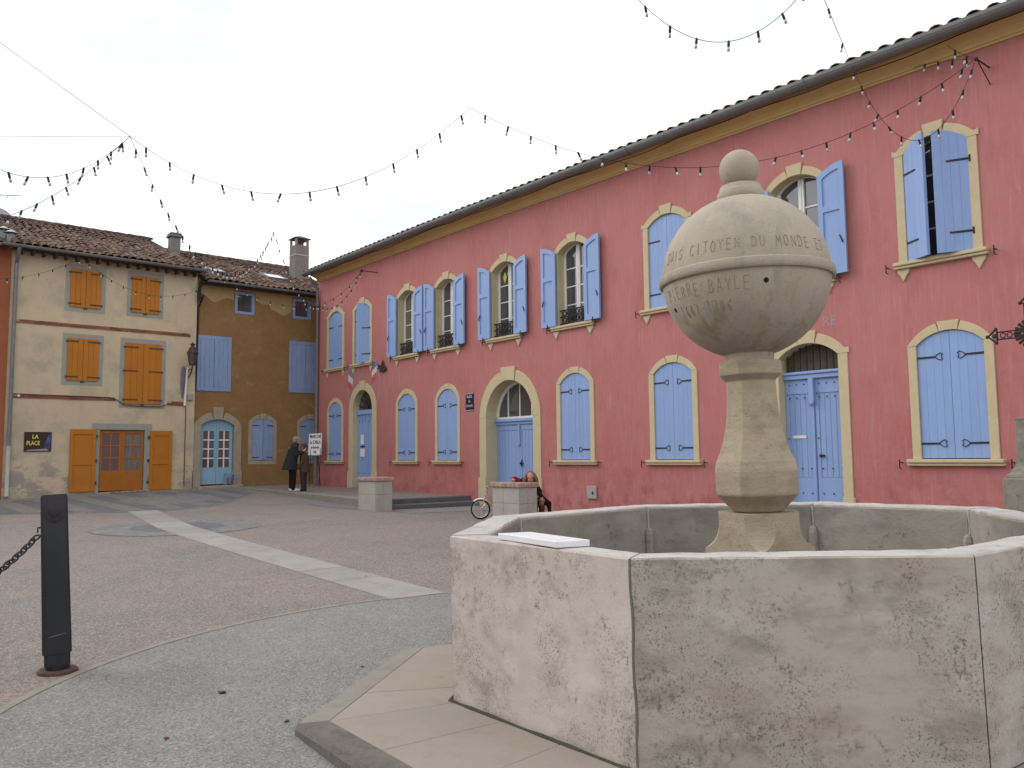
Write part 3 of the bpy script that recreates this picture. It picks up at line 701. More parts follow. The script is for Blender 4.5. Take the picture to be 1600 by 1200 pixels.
MB().prism([(-15.83, 6.0), (-15.76, 5.86), (-15.83, 5.70), (-15.90, 5.86)], pinkf, -.214, -.210).build('window_sticker', 'sign_yellow', hall)
for c, a, h in GC:
    zs = GZS - (0.07 if h > .25 else 0)
    surround(pinkf, hall, c, a, GZ0, zs, h, 0.13 if a > .46 else .115, 0.14, ear=0.0, key=(0.09, 0.14), keyproud=0.004)
    for sd in (-1, 1): leaf(pinkf, hall, c, a, GZ0 + .01, zs, h, sd, -0.03, hinge='heart', hz=(.12, .88), planks=4)

# doors -------------------------------------------------------------
def studs(mapf, par, pts, d):
    mb = MB()
    for s_, z in pts: mb.ell(mapf(s_, z, d), (.014, .014, .014), 6, 4)
    mb.build('door_studs', 'iron', par)
def door_leaf(mapf, root, s0, s1, z0, z1, d, mat='blue', planks=4, rails=((0.0, .62), (.9, 1.0)), studrow=(), panel_z=None):
    mb = MB(); mb.prism([(s0, z0), (s1, z0), (s1, z1), (s0, z1)], mapf, d - .03, d)
    o = mb.build('door_leaf', mat, root, bevel=.004)
    st = 0.07; w = (s1 - s0 - 2 * st) / planks
    H = z1 - z0; pz0 = z0 + (panel_z[0] if panel_z else .25) * H; pz1 = z0 + (panel_z[1] if panel_z else .93) * H
    for i in range(planks):
        MB().prism([(s0 + st + i * w + .002, pz0), (s0 + st + (i + 1) * w - .002, pz0), (s0 + st + (i + 1) * w - .002, pz1), (s0 + st + i * w + .002, pz1)], mapf, d + .0005, d + .012).build('plank', mat, o, bevel=.003)
    fr = MB()
    for q in ([(s0, z0), (s0 + st, z0), (s0 + st, z1), (s0, z1)], [(s1 - st, z0), (s1, z0), (s1, z1), (s1 - st, z1)],
              [(s0 + st, z0), (s1 - st, z0), (s1 - st, pz0 - .004), (s0 + st, pz0 - .004)], [(s0 + st, pz1 + .004), (s1 - st, pz1 + .004), (s1 - st, z1), (s0 + st, z1)]):
        fr.prism(q, mapf, d + .0008, d + .024)
    fr.build('door_rail', mat, o, bevel=.004)
    if studrow: studs(mapf, o, [(s0 + (s1 - s0) * u, z0 + H * v) for u, v in studrow], d + .026)
    return o
# door on the right, behind the fountain
c, a, zs, h = DOORS['right']
surround(pinkf, hall, c, a, 0.0, zs, h, 0.17, 0.18, ear=0.03, key=(0.12, 0.17), sill=False, plinth=(0.0, 0.62), name='door_surround', deep=.32)
SR = [(u, v) for v in (.965, .875) for u in (.16, .4, .66, .9)] + [(u, v) for v in (.40, .235) for u in (.18, .5, .82)] + [(.08, .9), (.08, .6)]
door_leaf(pinkf, hall, c - a, c - .004, 0.06, 2.62, -.20, studrow=SR, panel_z=(.34, .90))
dr = door_leaf(pinkf, hall, c + .004, c + a, 0.06, 2.62, -.20, studrow=SR, panel_z=(.34, .90))
bt = MB(); bt.prism([(c - .07, .06), (c - .005, .06), (c - .005, 2.6), (c - .07, 2.6)], pinkf, -.1745, -.150)
bt.prism([(c - .075, 2.20), (c + .02, 2.20), (c + .02, 2.64), (c - .075, 2.64)], pinkf, -.1745, -.10)
bt.ell(pinkf(c - .03, 2.2, -.13), (.05, .04, .05), 8, 6)
bt.build('door_batten', 'blue', hall, bevel=.008)
MB().prism([(c - .44, 1.60), (c - .18, 1.60), (c - .18, 1.65), (c - .44, 1.65)], pinkf, -.187, -.172).build('letter_slot', 'paper', hall)
kn = MB(); kn.ell(pinkf(c + .10, 1.30, -.14), (.035, .03, .025), 8, 6); kn.prism([(c + .05, 1.285), (c + .15, 1.285), (c + .15, 1.315), (c + .05, 1.315)], pinkf, -.174, -.165)
kn.build('door_knob', 'iron', hall)
tr = MB()
tr.prism([(c - a, 2.62), (c + a, 2.62), (c + a, 2.70), (c - a, 2.70)], pinkf, -.24, -.12); tr.prism([(c - a, 2.70), (c + a, 2.70), (c + a, 2.75), (c - a, 2.75)], pinkf, -.24, -.09)
tr.build('transom', 'blue', hall, bevel=.01)
pn = MB(); pn.prism([(c + a, 2.75), (c - a, 2.75)] + arch_pts(c, a, zs, h, 16), pinkf, -.262, -.255); pn.build('fanlight_pane', 'glass_warm', hall)
br = MB()
for k in range(9):
    s_ = c - a + 2 * a * (k + .5) / 9; br.tube([pinkf(s_, 2.74, -.19), pinkf(s_, arch_z(c, a, zs, h, s_) + .01, -.19)], .012, 6)
br.build('iron_bars', 'iron', hall)
text_mesh('RE', .235, pinkf, -7.02, 3.47, .0, thick=.003).build('painted_letters', 'faded_blue', hall)
# round-arched carriage door
c, a, zs, h = DOORS['arch']
surround(pinkf, hall, c, a, 0.0, zs, h, 0.27, 0.27, key=(0.15, 0.2), sill=False, plinth=(-.05, 0.80), name='door_surround', deep=.42, keyproud=.02)
door_leaf(pinkf, hall, c - a, c - .004, 0.12, 2.12, -.36, planks=6, panel_z=(.02, .93))
door_leaf(pinkf, hall, c + .004, c + a, 0.12, 2.12, -.36, planks=6, panel_z=(.02, .93))
tr = MB(); tr.prism([(c - a, 2.12), (c + a, 2.12), (c + a, 2.19), (c - a, 2.19)], pinkf, -.40, -.30); tr.prism([(c - a, 2.19), (c + a, 2.19), (c + a, 2.27), (c - a, 2.27)], pinkf, -.40, -.26)
tr.build('transom', 'blue', hall, bevel=.012)
bt = MB(); bt.prism([(c - .05, 1.62), (c + .03, 1.62), (c + .03, 2.12), (c - .05, 2.12)], pinkf, -.345, -.30); bt.ell(pinkf(c - .01, 1.62, -.31), (.05, .03, .04), 8, 6)
bt.build('door_batten', 'blue', hall, bevel=.006)
kn = MB(); kn.ell(pinkf(c + .07, 1.16, -.30), (.035, .03, .035), 8, 6); kn.prism([(c + .02, 1.15), (c + .13, 1.15), (c + .13, 1.175), (c + .02, 1.175)], pinkf, -.336, -.325); kn.prism([(c + .055, 1.07), (c + .085, 1.07), (c + .085, 1.25), (c + .055, 1.25)], pinkf, -.336, -.324)
kn.build('door_knob', 'iron', hall)
fr = MB(); ip = arch_pts(c, a - .07, zs, a - .07, 24); op = arch_pts(c, a + .005, zs, a + .005, 24)
for i in range(24): fr.prism([ip[i], ip[i + 1], op[i + 1], op[i]], pinkf, -.40, -.33)
fr.prism([(c - a, 2.27), (c + a, 2.27), (c + a, 2.32), (c - a, 2.32)], pinkf, -.40, -.33)
for k in (-.5, 0, .5):
    s_ = c + k * a; fr.prism([(s_ - .014, 2.3), (s_ + .014, 2.3), (s_ + .014, arch_z(c, a - .06, zs, a - .06, s_)), (s_ - .014, arch_z(c, a - .06, zs, a - .06, s_))], pinkf, -.39, -.34)
fl = fr.build('fanlight', 'white_paint', hall, bevel=.003)
for k in range(4):
    s0 = c - (a - .05) + (a - .05) * .5 * k; s1 = s0 + (a - .05) * .5
    us = [s0 + (s1 - s0) * q / 6 for q in range(7)]
    MB().prism([(s0, 2.31), (s1, 2.31)] + [(u, max(2.312, arch_z(c, a - .04, zs, a - .04, u))) for u in us[::-1]], pinkf, -.368 , -.364).build('pane', 'glass', fl)
# town hall entrance on the left
c, a, zs, h = DOORS['town']
surround(pinkf, hall, c, a, 0.2, zs, h, 0.26, 0.24, key=(0.10, 0.19), sill=False, plinth=(.2, 0.9), name='door_surround', deep=.24)
SR2 = [(u, v) for v in (.965, .90) for u in (.2, .5, .8)] + [(u, v) for v in (.18, .08) for u in (.2, .4, .6, .8)]
for s0, s1 in ((c - a, c - .004), (c + .004, c + a)): dl = door_leaf(pinkf, hall, s0, s1, 0.44, 2.68, -.19, studrow=SR2, planks=3, panel_z=(.2, .93))
pp = MB()
pp.prism([(c - .40, 1.75), (c - .20, 1.75), (c - .20, 2.05), (c - .40, 2.05)], pinkf, -.165, -.160); pp.prism([(c - .42, 1.36), (c - .14, 1.36), (c - .14, 1.62), (c - .42, 1.62)], pinkf, -.165, -.160)
pp.build('door_notice', 'paper', hall)
MB().prism([(c - .42, 1.66), (c - .14, 1.66), (c - .14, 1.70), (c - .42, 1.70)], pinkf, -.165, -.155).build('letter_slot', 'iron', hall)
tr = MB(); tr.prism([(c - a, 2.68), (c + a, 2.68), (c + a, 2.83), (c - a, 2.83)], pinkf, -.23, -.12); tr.build('transom', 'blue', hall, bevel=.012)
pn = MB(); pn.prism([(c + a, 2.83), (c - a, 2.83)] + arch_pts(c, a, zs, h, 16), pinkf, -.222, -.216); pn.build('fanlight_pane', 'glass', hall)
gr = MB()
for k in range(7):
    w = PI * (k + .5) / 7; gr.tube([pinkf(c, 2.84, -.19), pinkf(c + .58 * math.cos(w), 2.84 + .58 * math.sin(w), -.19)], .012, 5)
gr.tube([pinkf(c + .30 * math.cos(w), 2.84 + .30 * math.sin(w), -.185) for w in [PI * q / 10 for q in range(11)]], .012, 5)
gr.build('iron_grille', 'iron', hall)
# painted emblem and lettering over the entrance
text_mesh('MAIRIE', .33, pinkf, c, 3.83, 0, thick=.003, sx=.62).build('painted_letters', 'faded_paint', hall)
for sg in (-1, 1):
    for k, mname in enumerate(('flag_blue', 'flag_white', 'flag_red')):
        zt = 4.12 - .20 * k + (0.14 if sg > 0 else 0.0); x0 = c + sg * (.74 + .05 * k * (1 if sg < 0 else -.8)); w = .30
        sk = .16 * sg
        MB().prism([(x0 - w / 2, zt - .20 - sk / 2), (x0 + w / 2, zt - .20 + sk / 2), (x0 + w / 2, zt + sk / 2 - .002), (x0 - w / 2, zt - sk / 2 - .002)], pinkf, -.001, .003 + .0005 * k).build('painted_flag', mname, hall)
    pa = [(c + sg * (.82 + .18 * math.sin(PI * q / 12)), 4.15 - 1.2 * q / 12) for q in range(13)]
    ar = MB()
    for i in range(12): ar.prism([pa[i], pa[i + 1], (pa[i + 1][0] + .06, pa[i + 1][1]), (pa[i][0] + .06, pa[i][1])], pinkf, -.001, .0025)
    ar.build('painted_branch', 'faded_paint', hall)
# cornice, gutter, roof of the pink building
def efall(x): return -.011 * max(0.0, x + 17.0)          # the eave drops a little towards the right
prof = [(0.0, 7.395), (0.03, 7.395), (0.035, 7.425), (0.06, 7.43), (0.08, 7.465), (0.15, 7.52), (0.24, 7.545), (0.25, 7.56), (0.33, 7.565), (0.33, 7.61), (0.0, 7.61)]
mb = MB(); n = len(prof); ST = [-25.72, -17.0, XR]
for x_ in ST: mb.v += [(x_, PY - d, z + efall(x_)) for d, z in prof]
for k in range(2): mb.f += [(k * n + i, (k + 1) * n + i, (k + 1) * n + (i + 1) % n, k * n + (i + 1) % n) for i in range(n)]
mb.f += [tuple(range(n)), tuple(range(3 * n - 1, 2 * n - 1, -1))]
mb.build('cornice', 'cornice', hall)
def gutter(mapp, s0, s1, z, r, root, seglen=4.0):
    """half-round gutter; mapp(s, d, z)"""
    mb = MB(); m_ = 9
    ring = [(r * math.cos(PI + PI * k / (m_ - 1)), r * math.sin(PI + PI * k / (m_ - 1))) for k in range(m_)]
    ring = ring + [(x * .9, y * .9) for x, y in ring[::-1]]
    k = len(ring)
    mb.v = [mapp(s0, q[0], z + q[1]) for q in ring] + [mapp(s1, q[0], z + q[1]) for q in ring]
    mb.f = [(i, (i + 1) % k, k + (i + 1) % k, k + i) for i in range(k)] + [tuple(range(k)), tuple(range(2 * k - 1, k - 1, -1))]
    g_ = mb.build('gutter', 'zinc', root)
    s = s0 + seglen * .5
    while s < s1:
        cl_ = MB(); cl_.tube([mapp(s, r * 1.06 * math.cos(PI + PI * q / 8), z + r * 1.06 * math.sin(PI + PI * q / 8)) for q in range(9)], .012, 4); cl_.build('gutter_joint', 'zinc', g_)
        s += seglen
    return g_
for s0_, s1_ in ((-25.95, -17.0), (-17.0, XR)): gutter(lambda s, d, z: (s, PY - .445 - d, z + efall(s)), s0_, s1_, 7.685, .122, hall)
EY, EZ_, SL = PY - 0.42, 7.675, 0.33
mb = MB()
for x_ in (-25.95, -17.0, XR): mb.v += [(x_, EY, EZ_ + efall(x_)), (x_, EY + 5.2, EZ_ + SL * 5.2 + efall(x_)), (x_, EY + 10.4, EZ_ + efall(x_))]
mb.f = [(0, 3, 4, 1), (1, 4, 5, 2), (3, 6, 7, 4), (4, 7, 8, 5)]
proof = mb.build('roof', 'roof_under', hall)
# canal tile: a tapering half barrel
def tile_mesh(name, r0, r1, ln, mat, n=6, th=.014):
    mb = MB()
    for k, (r, y) in enumerate(((r0, 0), (r1, ln), (r0 - th, 0), (r1 - th, ln))):
        for j in range(n + 1):
            w = PI * j / n; mb.v.append((r * math.cos(w), y, r * math.sin(w) * .8))
    m_ = n + 1
    for j in range(n):
        mb.f.append((j, j + 1, m_ + j + 1, m_ + j)); mb.f.append((2 * m_ + j, j, j + 1, 2 * m_ + j + 1)[::1])
    me = mb.mesh(name, smooth=True); me.materials.append(MATS[mat]); return me
tdark = tile_mesh('tile', .115, .095, .46, 'tile_dark')
sl_ang = math.atan(SL)
big = MB()
nx = 0; x = -25.85
while x < XR:
    for rw in range(14):
        yy_ = -0.06 + rw * .36; lx = random.uniform(-.008, .008)
        pos = (x + lx, EY + yy_ * math.cos(sl_ang), EZ_ + yy_ * math.sin(sl_ang) + .02 + efall(x) + random.uniform(0, .012))
        if rw < 2: place('tile', tdark, None, proof, loc=pos, rot=(sl_ang, 0, random.uniform(-.02, .02)))
        else:
            ca_, sa_ = math.cos(sl_ang), math.sin(sl_ang)
            vs = []
            for y_, r in ((0, .115), (.40, .095)):
                for j in range(5):
                    w = PI * j / 4; lz = r * math.sin(w) * .8
                    vs.append((pos[0] + r * math.cos(w), pos[1] + y_ * ca_ - lz * sa_, pos[2] + y_ * sa_ + lz * ca_))
            big.add(vs, [(j, j + 1, 6 + j, 5 + j) for j in range(4)])
    x += .262
stuff(big.build('tile_field', 'tile_dark', proof))
# downpipe at the corner, wires under the cornice
dp = MB(); dp.tube([(-25.62, PY - .40, 7.5), (-25.62, PY - .30, 7.35), (-25.64, PY - .09, 7.1), (-25.64, PY - .09, .45)], .055, 8)
for z in (1.2, 3.0, 5.0, 6.6): dp.tube([(-25.64, PY - .09, z - .02), (-25.64, PY - .09, z + .02)], .066, 8)
dp.build('downpipe', 'zinc', hall, smooth=True)
cb = MB(); cb.tube([(x_, PY - .345 + .02 * math.sin(x_ * 2.1), 7.545 + efall(x_) + .02 * math.sin(x_ * 1.3) + .012 * math.sin(x_ * 3.7)) for x_ in np.arange(-25, XR, .4)], .009, 5); cb.build('cable', 'holder', hall)
pb = MB(); pb.box(-25.80, -25.62, PY - .09, PY + .05, .35, 1.1); pb.build('meter_box', 'pink', hall, bevel=.01)

tag(MB().prism([(-12.78, .40), (-12.50, .40), (-12.50, .68), (-12.78, .68)], pinkf, -.002, .045).build('utility_box', 'plastic_grey', None, bevel=.01), 'small grey utility box on the pink wall below the shuttered window', 'utility box')
ub = bpy.data.objects['utility_box']; MB().ell(pinkf(-12.60, .53, .047), (.03, .01, .035), 8, 6).build('lock', 'ink', ub)
pl = thing('street_plaque', (-17.05, PY, 2.65), 'small navy street name plaque with white letters beside the arched door', 'sign')
MB().prism([(-17.22, 2.52), (-16.88, 2.52), (-16.88, 2.98), (-17.22, 2.98)], pinkf, -.002, .018).build('panel', 'navy', pl, bevel=.004)
fm = MB()
for q in ([(-17.21, 2.53), (-16.89, 2.53), (-16.89, 2.54), (-17.21, 2.54)], [(-17.21, 2.96), (-16.89, 2.96), (-16.89, 2.97), (-17.21, 2.97)]): fm.prism(q, pinkf, .017, .020)
fm.build('border', 'paper', pl)
for tx_, sz, z in (('PLACE', .10, 2.855), ('de', .10, 2.74), ("l'EUROPE", .085, 2.62)): text_mesh(tx_, sz, pinkf, -17.05, z, .019, sx=.8).build('lettering', 'paper', pl)
orn = thing('iron_bird', (-21.35, PY, 4.0), 'small black iron swallow fixed to the pink wall', 'ornament')
og = MB(); o0 = (-21.30, 4.02)
og.prism([(o0[0] + a_, o0[1] + b_) for a_, b_ in ((-.46, .04), (-.30, .03), (-.40, .16), (-.18, .08), (-.06, .26), (.0, .10), (.14, -.04), (.02, -.12), (-.16, -.10), (-.26, -.12), (-.22, -.03))], pinkf, .03, .055)
og.build('body', 'iron', orn, bevel=.006)
MB().tube([pinkf(-21.33, 4.0, -.01), pinkf(-21.33, 4.0, .04)], .012, 6).build('fixing', 'iron', orn)

# ------------------------------------------------------------------ tiled roofs of the two houses on the left
thouse = tile_mesh('tile', .105, .085, .45, 'tile')
def tiled_roof(root, y0, y1, ex, ez, slope, length, name='roof', own=300, dy=.215, row=.335, skip=None, back=True):
    """roof falling towards +x; eave at ex, ez; tiles laid from the eave up"""
    an = math.atan(slope); ca_, sa_ = math.cos(an), math.sin(an)
    run = length * ca_
    mb = MB(); mb.add([(ex, y0, ez), (ex, y1, ez), (ex - run, y1, ez + run * slope), (ex - run, y0, ez + run * slope), (ex - 2 * run, y1, ez), (ex - 2 * run, y0, ez)], [(0, 1, 2, 3), (3, 2, 4, 5)])
    mb.add([(ex, y0, ez - .05), (ex, y1, ez - .05), (ex - .5, y1, ez - .05 + .5 * slope), (ex - .5, y0, ez - .05 + .5 * slope)], [(0, 1, 2, 3)])
    rf = mb.build(name, 'roof_under', root)
    cols = int((y1 - y0) / dy); rows = int(length / row) + 1
    cells = [(r_, c_) for r_ in range(rows) for c_ in range(cols)]
    rest = MB(); used = 0
    for r_, c_ in cells:
        u = -.08 + r_ * row; yv = y0 + dy * (c_ + .5) + random.uniform(-.014, .014) + .02 * math.sin(r_ * .9 + c_ * .3)
        wob = .02 * math.sin(c_ * .55 + r_ * .35) + random.uniform(-.006, .012)
        pos = (ex - u * ca_, yv, ez + u * sa_ + .02 + wob)
        if skip and skip(pos): continue
        rz = PI / 2 + random.uniform(-.035, .035)
        if used < own:
            o = place('tile', thouse, None, rf, loc=pos)
            o.rotation_euler = Matrix.Rotation(rz, 3, 'Z').to_4x4().to_euler()
            o.matrix_basis = Matrix.Translation(o.location) @ Matrix.Rotation(rz, 4, 'Z') @ Matrix.Rotation(an, 4, 'X')
            used += 1
        else:
            M_ = Matrix.Translation(pos) @ Matrix.Rotation(rz, 4, 'Z') @ Matrix.Rotation(an, 4, 'X')
            vs = []
            for y_, r in ((0, .105), (.42, .088)):
                for j in range(5):
                    w = PI * j / 4; vs.append(M_ @ Vector((r * math.cos(w), y_, r * math.sin(w) * .8)))
            rest.add(vs, [(j, j + 1, 6 + j, 5 + j) for j in range(4)])
    if rest.v: stuff(rest.build('tile_field', 'tile', rf))
    # ridge tiles
    yv = y0
    while yv < y1 - .1:
        rg = MB(); vs = []
        for yy2, r in ((yv, .13), (min(yv + .46, y1), .11)):
            for j in range(7):
                w = PI * j / 6; vs.append((ex - run + r * math.cos(w), yy2, ez + run * slope + .03 + r * math.sin(w)))
        rg.add(vs, [(j, j + 1, 8 + j, 7 + j) for j in range(6)]); rg.build('ridge_tile', 'tile', rf)
        yv += .40
    return rf

def plain_leaf(mapf, root, s0, s1, z0, z1, side, mat, d=.012, hz=(.1, .9), planks=3, hl=.36, name='shutter'):
    o = MB().prism([(s0, z0), (s1, z0), (s1, z1), (s0, z1)], mapf, d - .012, d).build(name, mat, root)
    w = (s1 - s0) / planks
    for i in range(planks):
        MB().prism([(s0 + i * w + .002, z0), (s0 + (i + 1) * w - .002, z0), (s0 + (i + 1) * w - .002, z1), (s0 + i * w + .002, z1)], mapf, d + .0004, d + .024).build('plank', mat, o, bevel=.003)
    for f in hz:
        z = z0 + (z1 - z0) * f; a_, b_ = (s0 - .05, s0 + hl * (s1 - s0) * 2) if side < 0 else (s1 - hl * (s1 - s0) * 2, s1 + .05)
        MB().prism([(a_, z - .02), (b_, z - .02), (b_, z + .02), (a_, z + .02)], mapf, d + .0245, d + .034).build('strap_hinge', 'rusty', o)
    return o

# ------------------------------------------------------------------ cream house with orange shutters
ch = thing('cream_house', (HX, 6.3, .35), 'narrow three-storey cream rendered house with orange shutters and brick bands', 'house')
wl = holed_wall(housef, [(3.72, -.1), (8.9, -.1), (8.9, 7.50), (3.72, 7.50)], [[(6.16, .38), (7.42, .38), (7.42, 2.23), (6.16, 2.23)]], 0)
wl.add([(HX, 8.9, -.1), (HX - 11, 8.9, -.1), (HX - 11, 8.9, 7.2), (HX - 5.3, 8.9, 9.1), (HX, 8.9, 7.3)], [(0, 1, 2, 3, 4)])
wl.add([(HX, 3.72, -.1), (HX - 11, 3.72, -.1), (HX - 11, 3.72, 7.2), (HX - 5.3, 3.72, 9.1), (HX, 3.72, 7.3)], [(0, 1, 2, 3, 4)])
wl.build('wall', 'cream', ch)
for (s0, s1, z0, z1, hzz) in ((5.23, 6.06, 5.83, 6.96, (.09, .91)), (6.92, 7.73, 5.84, 6.98, (.09, .91)), (5.21, 6.05, 3.66, 4.90, (.09, .93)), (6.78, 7.85, 3.03, 4.89, (.07, .54, .93))):
    b = .13
    gt = MB()
    fr_o = [(s0 - b, z0 - b * 1.0), (s1 + b, z0 - b * 1.0), (s1 + b, z1 + b * 1.1), (s0 - b, z1 + b * 1.1)]
    sur = MB().prism(fr_o, housef, -.01, .006).build('window_surround', 'grey_trim', ch)
    m = (s0 + s1) / 2
    plain_leaf(housef, ch, s0, m - .004, z0, z1, -1, 'orange', hz=hzz); plain_leaf(housef, ch, m + .004, s1, z0, z1, 1, 'orange', hz=hzz)
    MB().prism([(m - .05, z0 - .05), (m + .05, z0 - .05), (m + .05, z0 - .005), (m - .05, z0 - .005)], housef, .0, .03).build('shutter_stop', 'rusty', sur)
def brick_band(root, s0, s1, z, slope, mapf=housef):
    core = MB().prism([(s0, z - .05), (s1, z - .05 + slope * (s1 - s0)), (s1, z + .055 + slope * (s1 - s0)), (s0, z + .055)], mapf, -.01, .006).build('brick_band', 'old_stone', root)
    for row in (0, 1):
        s = s0 + (.12 if row else 0)
        while s < s1 - .05:
            l = min(.235, s1 - s); zz = z - .05 + row * .054 + slope * (s - s0); pr = random.uniform(.016, .028)
            MB().prism([(s + .004, zz + .003), (s + l - .004, zz + .003), (s + l - .004, zz + .049), (s + .004, zz + .049)], mapf, .0, pr).build('brick', 'brick', core)
            s += l
brick_band(ch, 3.86, 8.72, 5.275, .0)
brick_band(ch, 3.90, 6.55, 3.15, .0)
brick_band(ch, 8.06, 8.62, 3.09, 0)
cbl = MB(); cbl.tube([housef(s_, z_, .03) for s_, z_ in ((3.9, 3.21), (5, 3.205), (6.4, 3.20), (6.62, 3.12), (6.80, 2.985), (7.4, 2.96), (7.85, 2.965), (8.05, 3.05), (8.6, 3.03), (8.62, 2.9), (8.62, .5))], .012, 5); cbl.build('cable', 'rusty', ch)
MB().prism([(5.94, 2.235), (7.63, 2.235), (7.63, 2.43), (5.94, 2.43)], housef, -.10, .012).build('lintel', 'grey_trim', ch, bevel=.008)
jb = MB().prism([(6.03, .36), (6.16, .36), (6.16, 2.23), (6.03, 2.23)], housef, -.12, .008).build('door_jamb', 'grey_trim', ch)
jb = MB().prism([(7.42, .36), (7.54, .36), (7.54, 2.23), (7.42, 2.23)], housef, -.12, .008).build('door_jamb', 'grey_trim', ch)
MB().prism([(6.06, .28), (7.55, .34), (7.55, .42), (6.06, .38)], housef, -.14, .22).build('threshold', 'old_stone', ch, bevel=.01)
# glazed double door and its folded-back shutters
for s0, s1 in ((6.17, 6.79), (6.792, 7.41)):
    dm = MB(); d0 = -.10; zb, zt = .42, 2.22
    for q in ([(s0, zb), (s0 + .08, zb), (s0 + .08, zt), (s0, zt)], [(s1 - .08, zb), (s1, zb), (s1, zt), (s1 - .08, zt)], [(s0 + .08, zt - .09), (s1 - .08, zt - .09), (s1 - .08, zt), (s0 + .08, zt)], [(s0 + .08, zb), (s1 - .08, zb), (s1 - .08, 1.02), (s0 + .08, 1.02)]): dm.prism(q, housef, d0, d0 + .045)
    m = (s0 + s1) / 2
    dm.prism([(m - .018, 1.02), (m + .018, 1.02), (m + .018, zt - .09), (m - .018, zt - .09)], housef, d0 + .006, d0 + .042)
    for z in (1.39, 1.76): dm.prism([(s0 + .08, z - .016), (s1 - .08, z - .016), (s1 - .08, z + .016), (s0 + .08, z + .016)], housef, d0 + .005, d0 + .041)
    do = dm.build('door_leaf', 'orange_door', ch, bevel=.003)
    for i, (xa, xb) in enumerate(((s0 + .07, m - .01), (m + .01, s1 - .07))):
        for za, zc in ((1.01, 1.385), (1.385, 1.755), (1.755, zt - .08)): MB().prism([(xa, za), (xb, za), (xb, zc), (xa, zc)], housef, d0 + .02, d0 + .024).build('pane', 'glass' if s0 < 6.5 else 'curtain_glass', do)
for s0, s1, z0, z1 in ((5.37, 6.05, .42, 2.24), (7.57, 8.22, .41, 2.22)):
    o = MB().prism([(s0, z0), (s1, z0), (s1, z1), (s0, z1)], housef, .02, .045).build('shutter', 'orange', ch, bevel=.004)
    fm = MB()
    for q in ([(s0, z0), (s0 + .09, z0), (s0 + .09, z1), (s0, z1)], [(s1 - .09, z0), (s1, z0), (s1, z1), (s1 - .09, z1)], [(s0 + .09, z0), (s1 - .09, z0), (s1 - .09, z0 + .11), (s0 + .09, z0 + .11)], [(s0 + .09, z1 - .15), (s1 - .09, z1 - .15), (s1 - .09, z1), (s0 + .09, z1)], [(s0 + .09, z0 + .78), (s1 - .09, z0 + .78), (s1 - .09, z0 + .90), (s0 + .09, z0 + .90)]): fm.prism(q, housef, .0455, .066)
    fm.build('shutter_frame', 'orange', o, bevel=.004)
    for z in (z0 + .25, z0 + .9, z1 - .2): MB().prism([(s1 - .02 if s0 < 6 else s0 - .06, z - .04), (s1 + .05 if s0 < 6 else s0 + .02, z - .04), (s1 + .05 if s0 < 6 else s0 + .02, z + .04), (s1 - .02 if s0 < 6 else s0 - .06, z + .04)], housef, .005, .06).build('hinge', 'rusty', o)
tiled_roof(ch, 3.7, 9.0, HX + .42, 7.36, .375, 6.05)
for k in range(18):
    s_ = 3.9 + k * .285; MB().prism([(s_, 7.18), (s_ + .07, 7.18), (s_ + .07, 7.29), (s_, 7.29)], housef, -.05, .34).build('rafter_end', 'rusty', ch)
MB().prism([(3.7, 7.291), (8.95, 7.291), (8.95, 7.312), (3.7, 7.312)], housef, -.1, .40).build('eave_board', 'rusty', ch)
gutter(lambda s, d, z: (HX + .48 + d, s, z), 3.42, 9.0, 7.36, .075, ch, 3)
pipe = MB(); pipe.tube([housef(3.83, 7.30, .47), housef(3.83, 7.15, .40), housef(3.83, 6.9, .12), housef(3.83, 1.75, .08)], .05, 8); pipe.build('downpipe', 'zinc', ch, smooth=True)
pipe = MB(); pipe.tube([housef(3.83, 1.75, .08), housef(3.83, .42, .08), housef(3.83, .34, .13)], .058, 8); pipe.build('downpipe_foot', 'white_pipe', ch, smooth=True)
MB().ell(housef(4.03, 3.16, .02), (.03, .04, .04), 8, 6).build('anchor_disc', 'paper', ch)
pt = MB()

MB().box(HX - .6, HX - .55, 3.8, 8.8, 0, 7.3).build('interior', 'dark', ch)
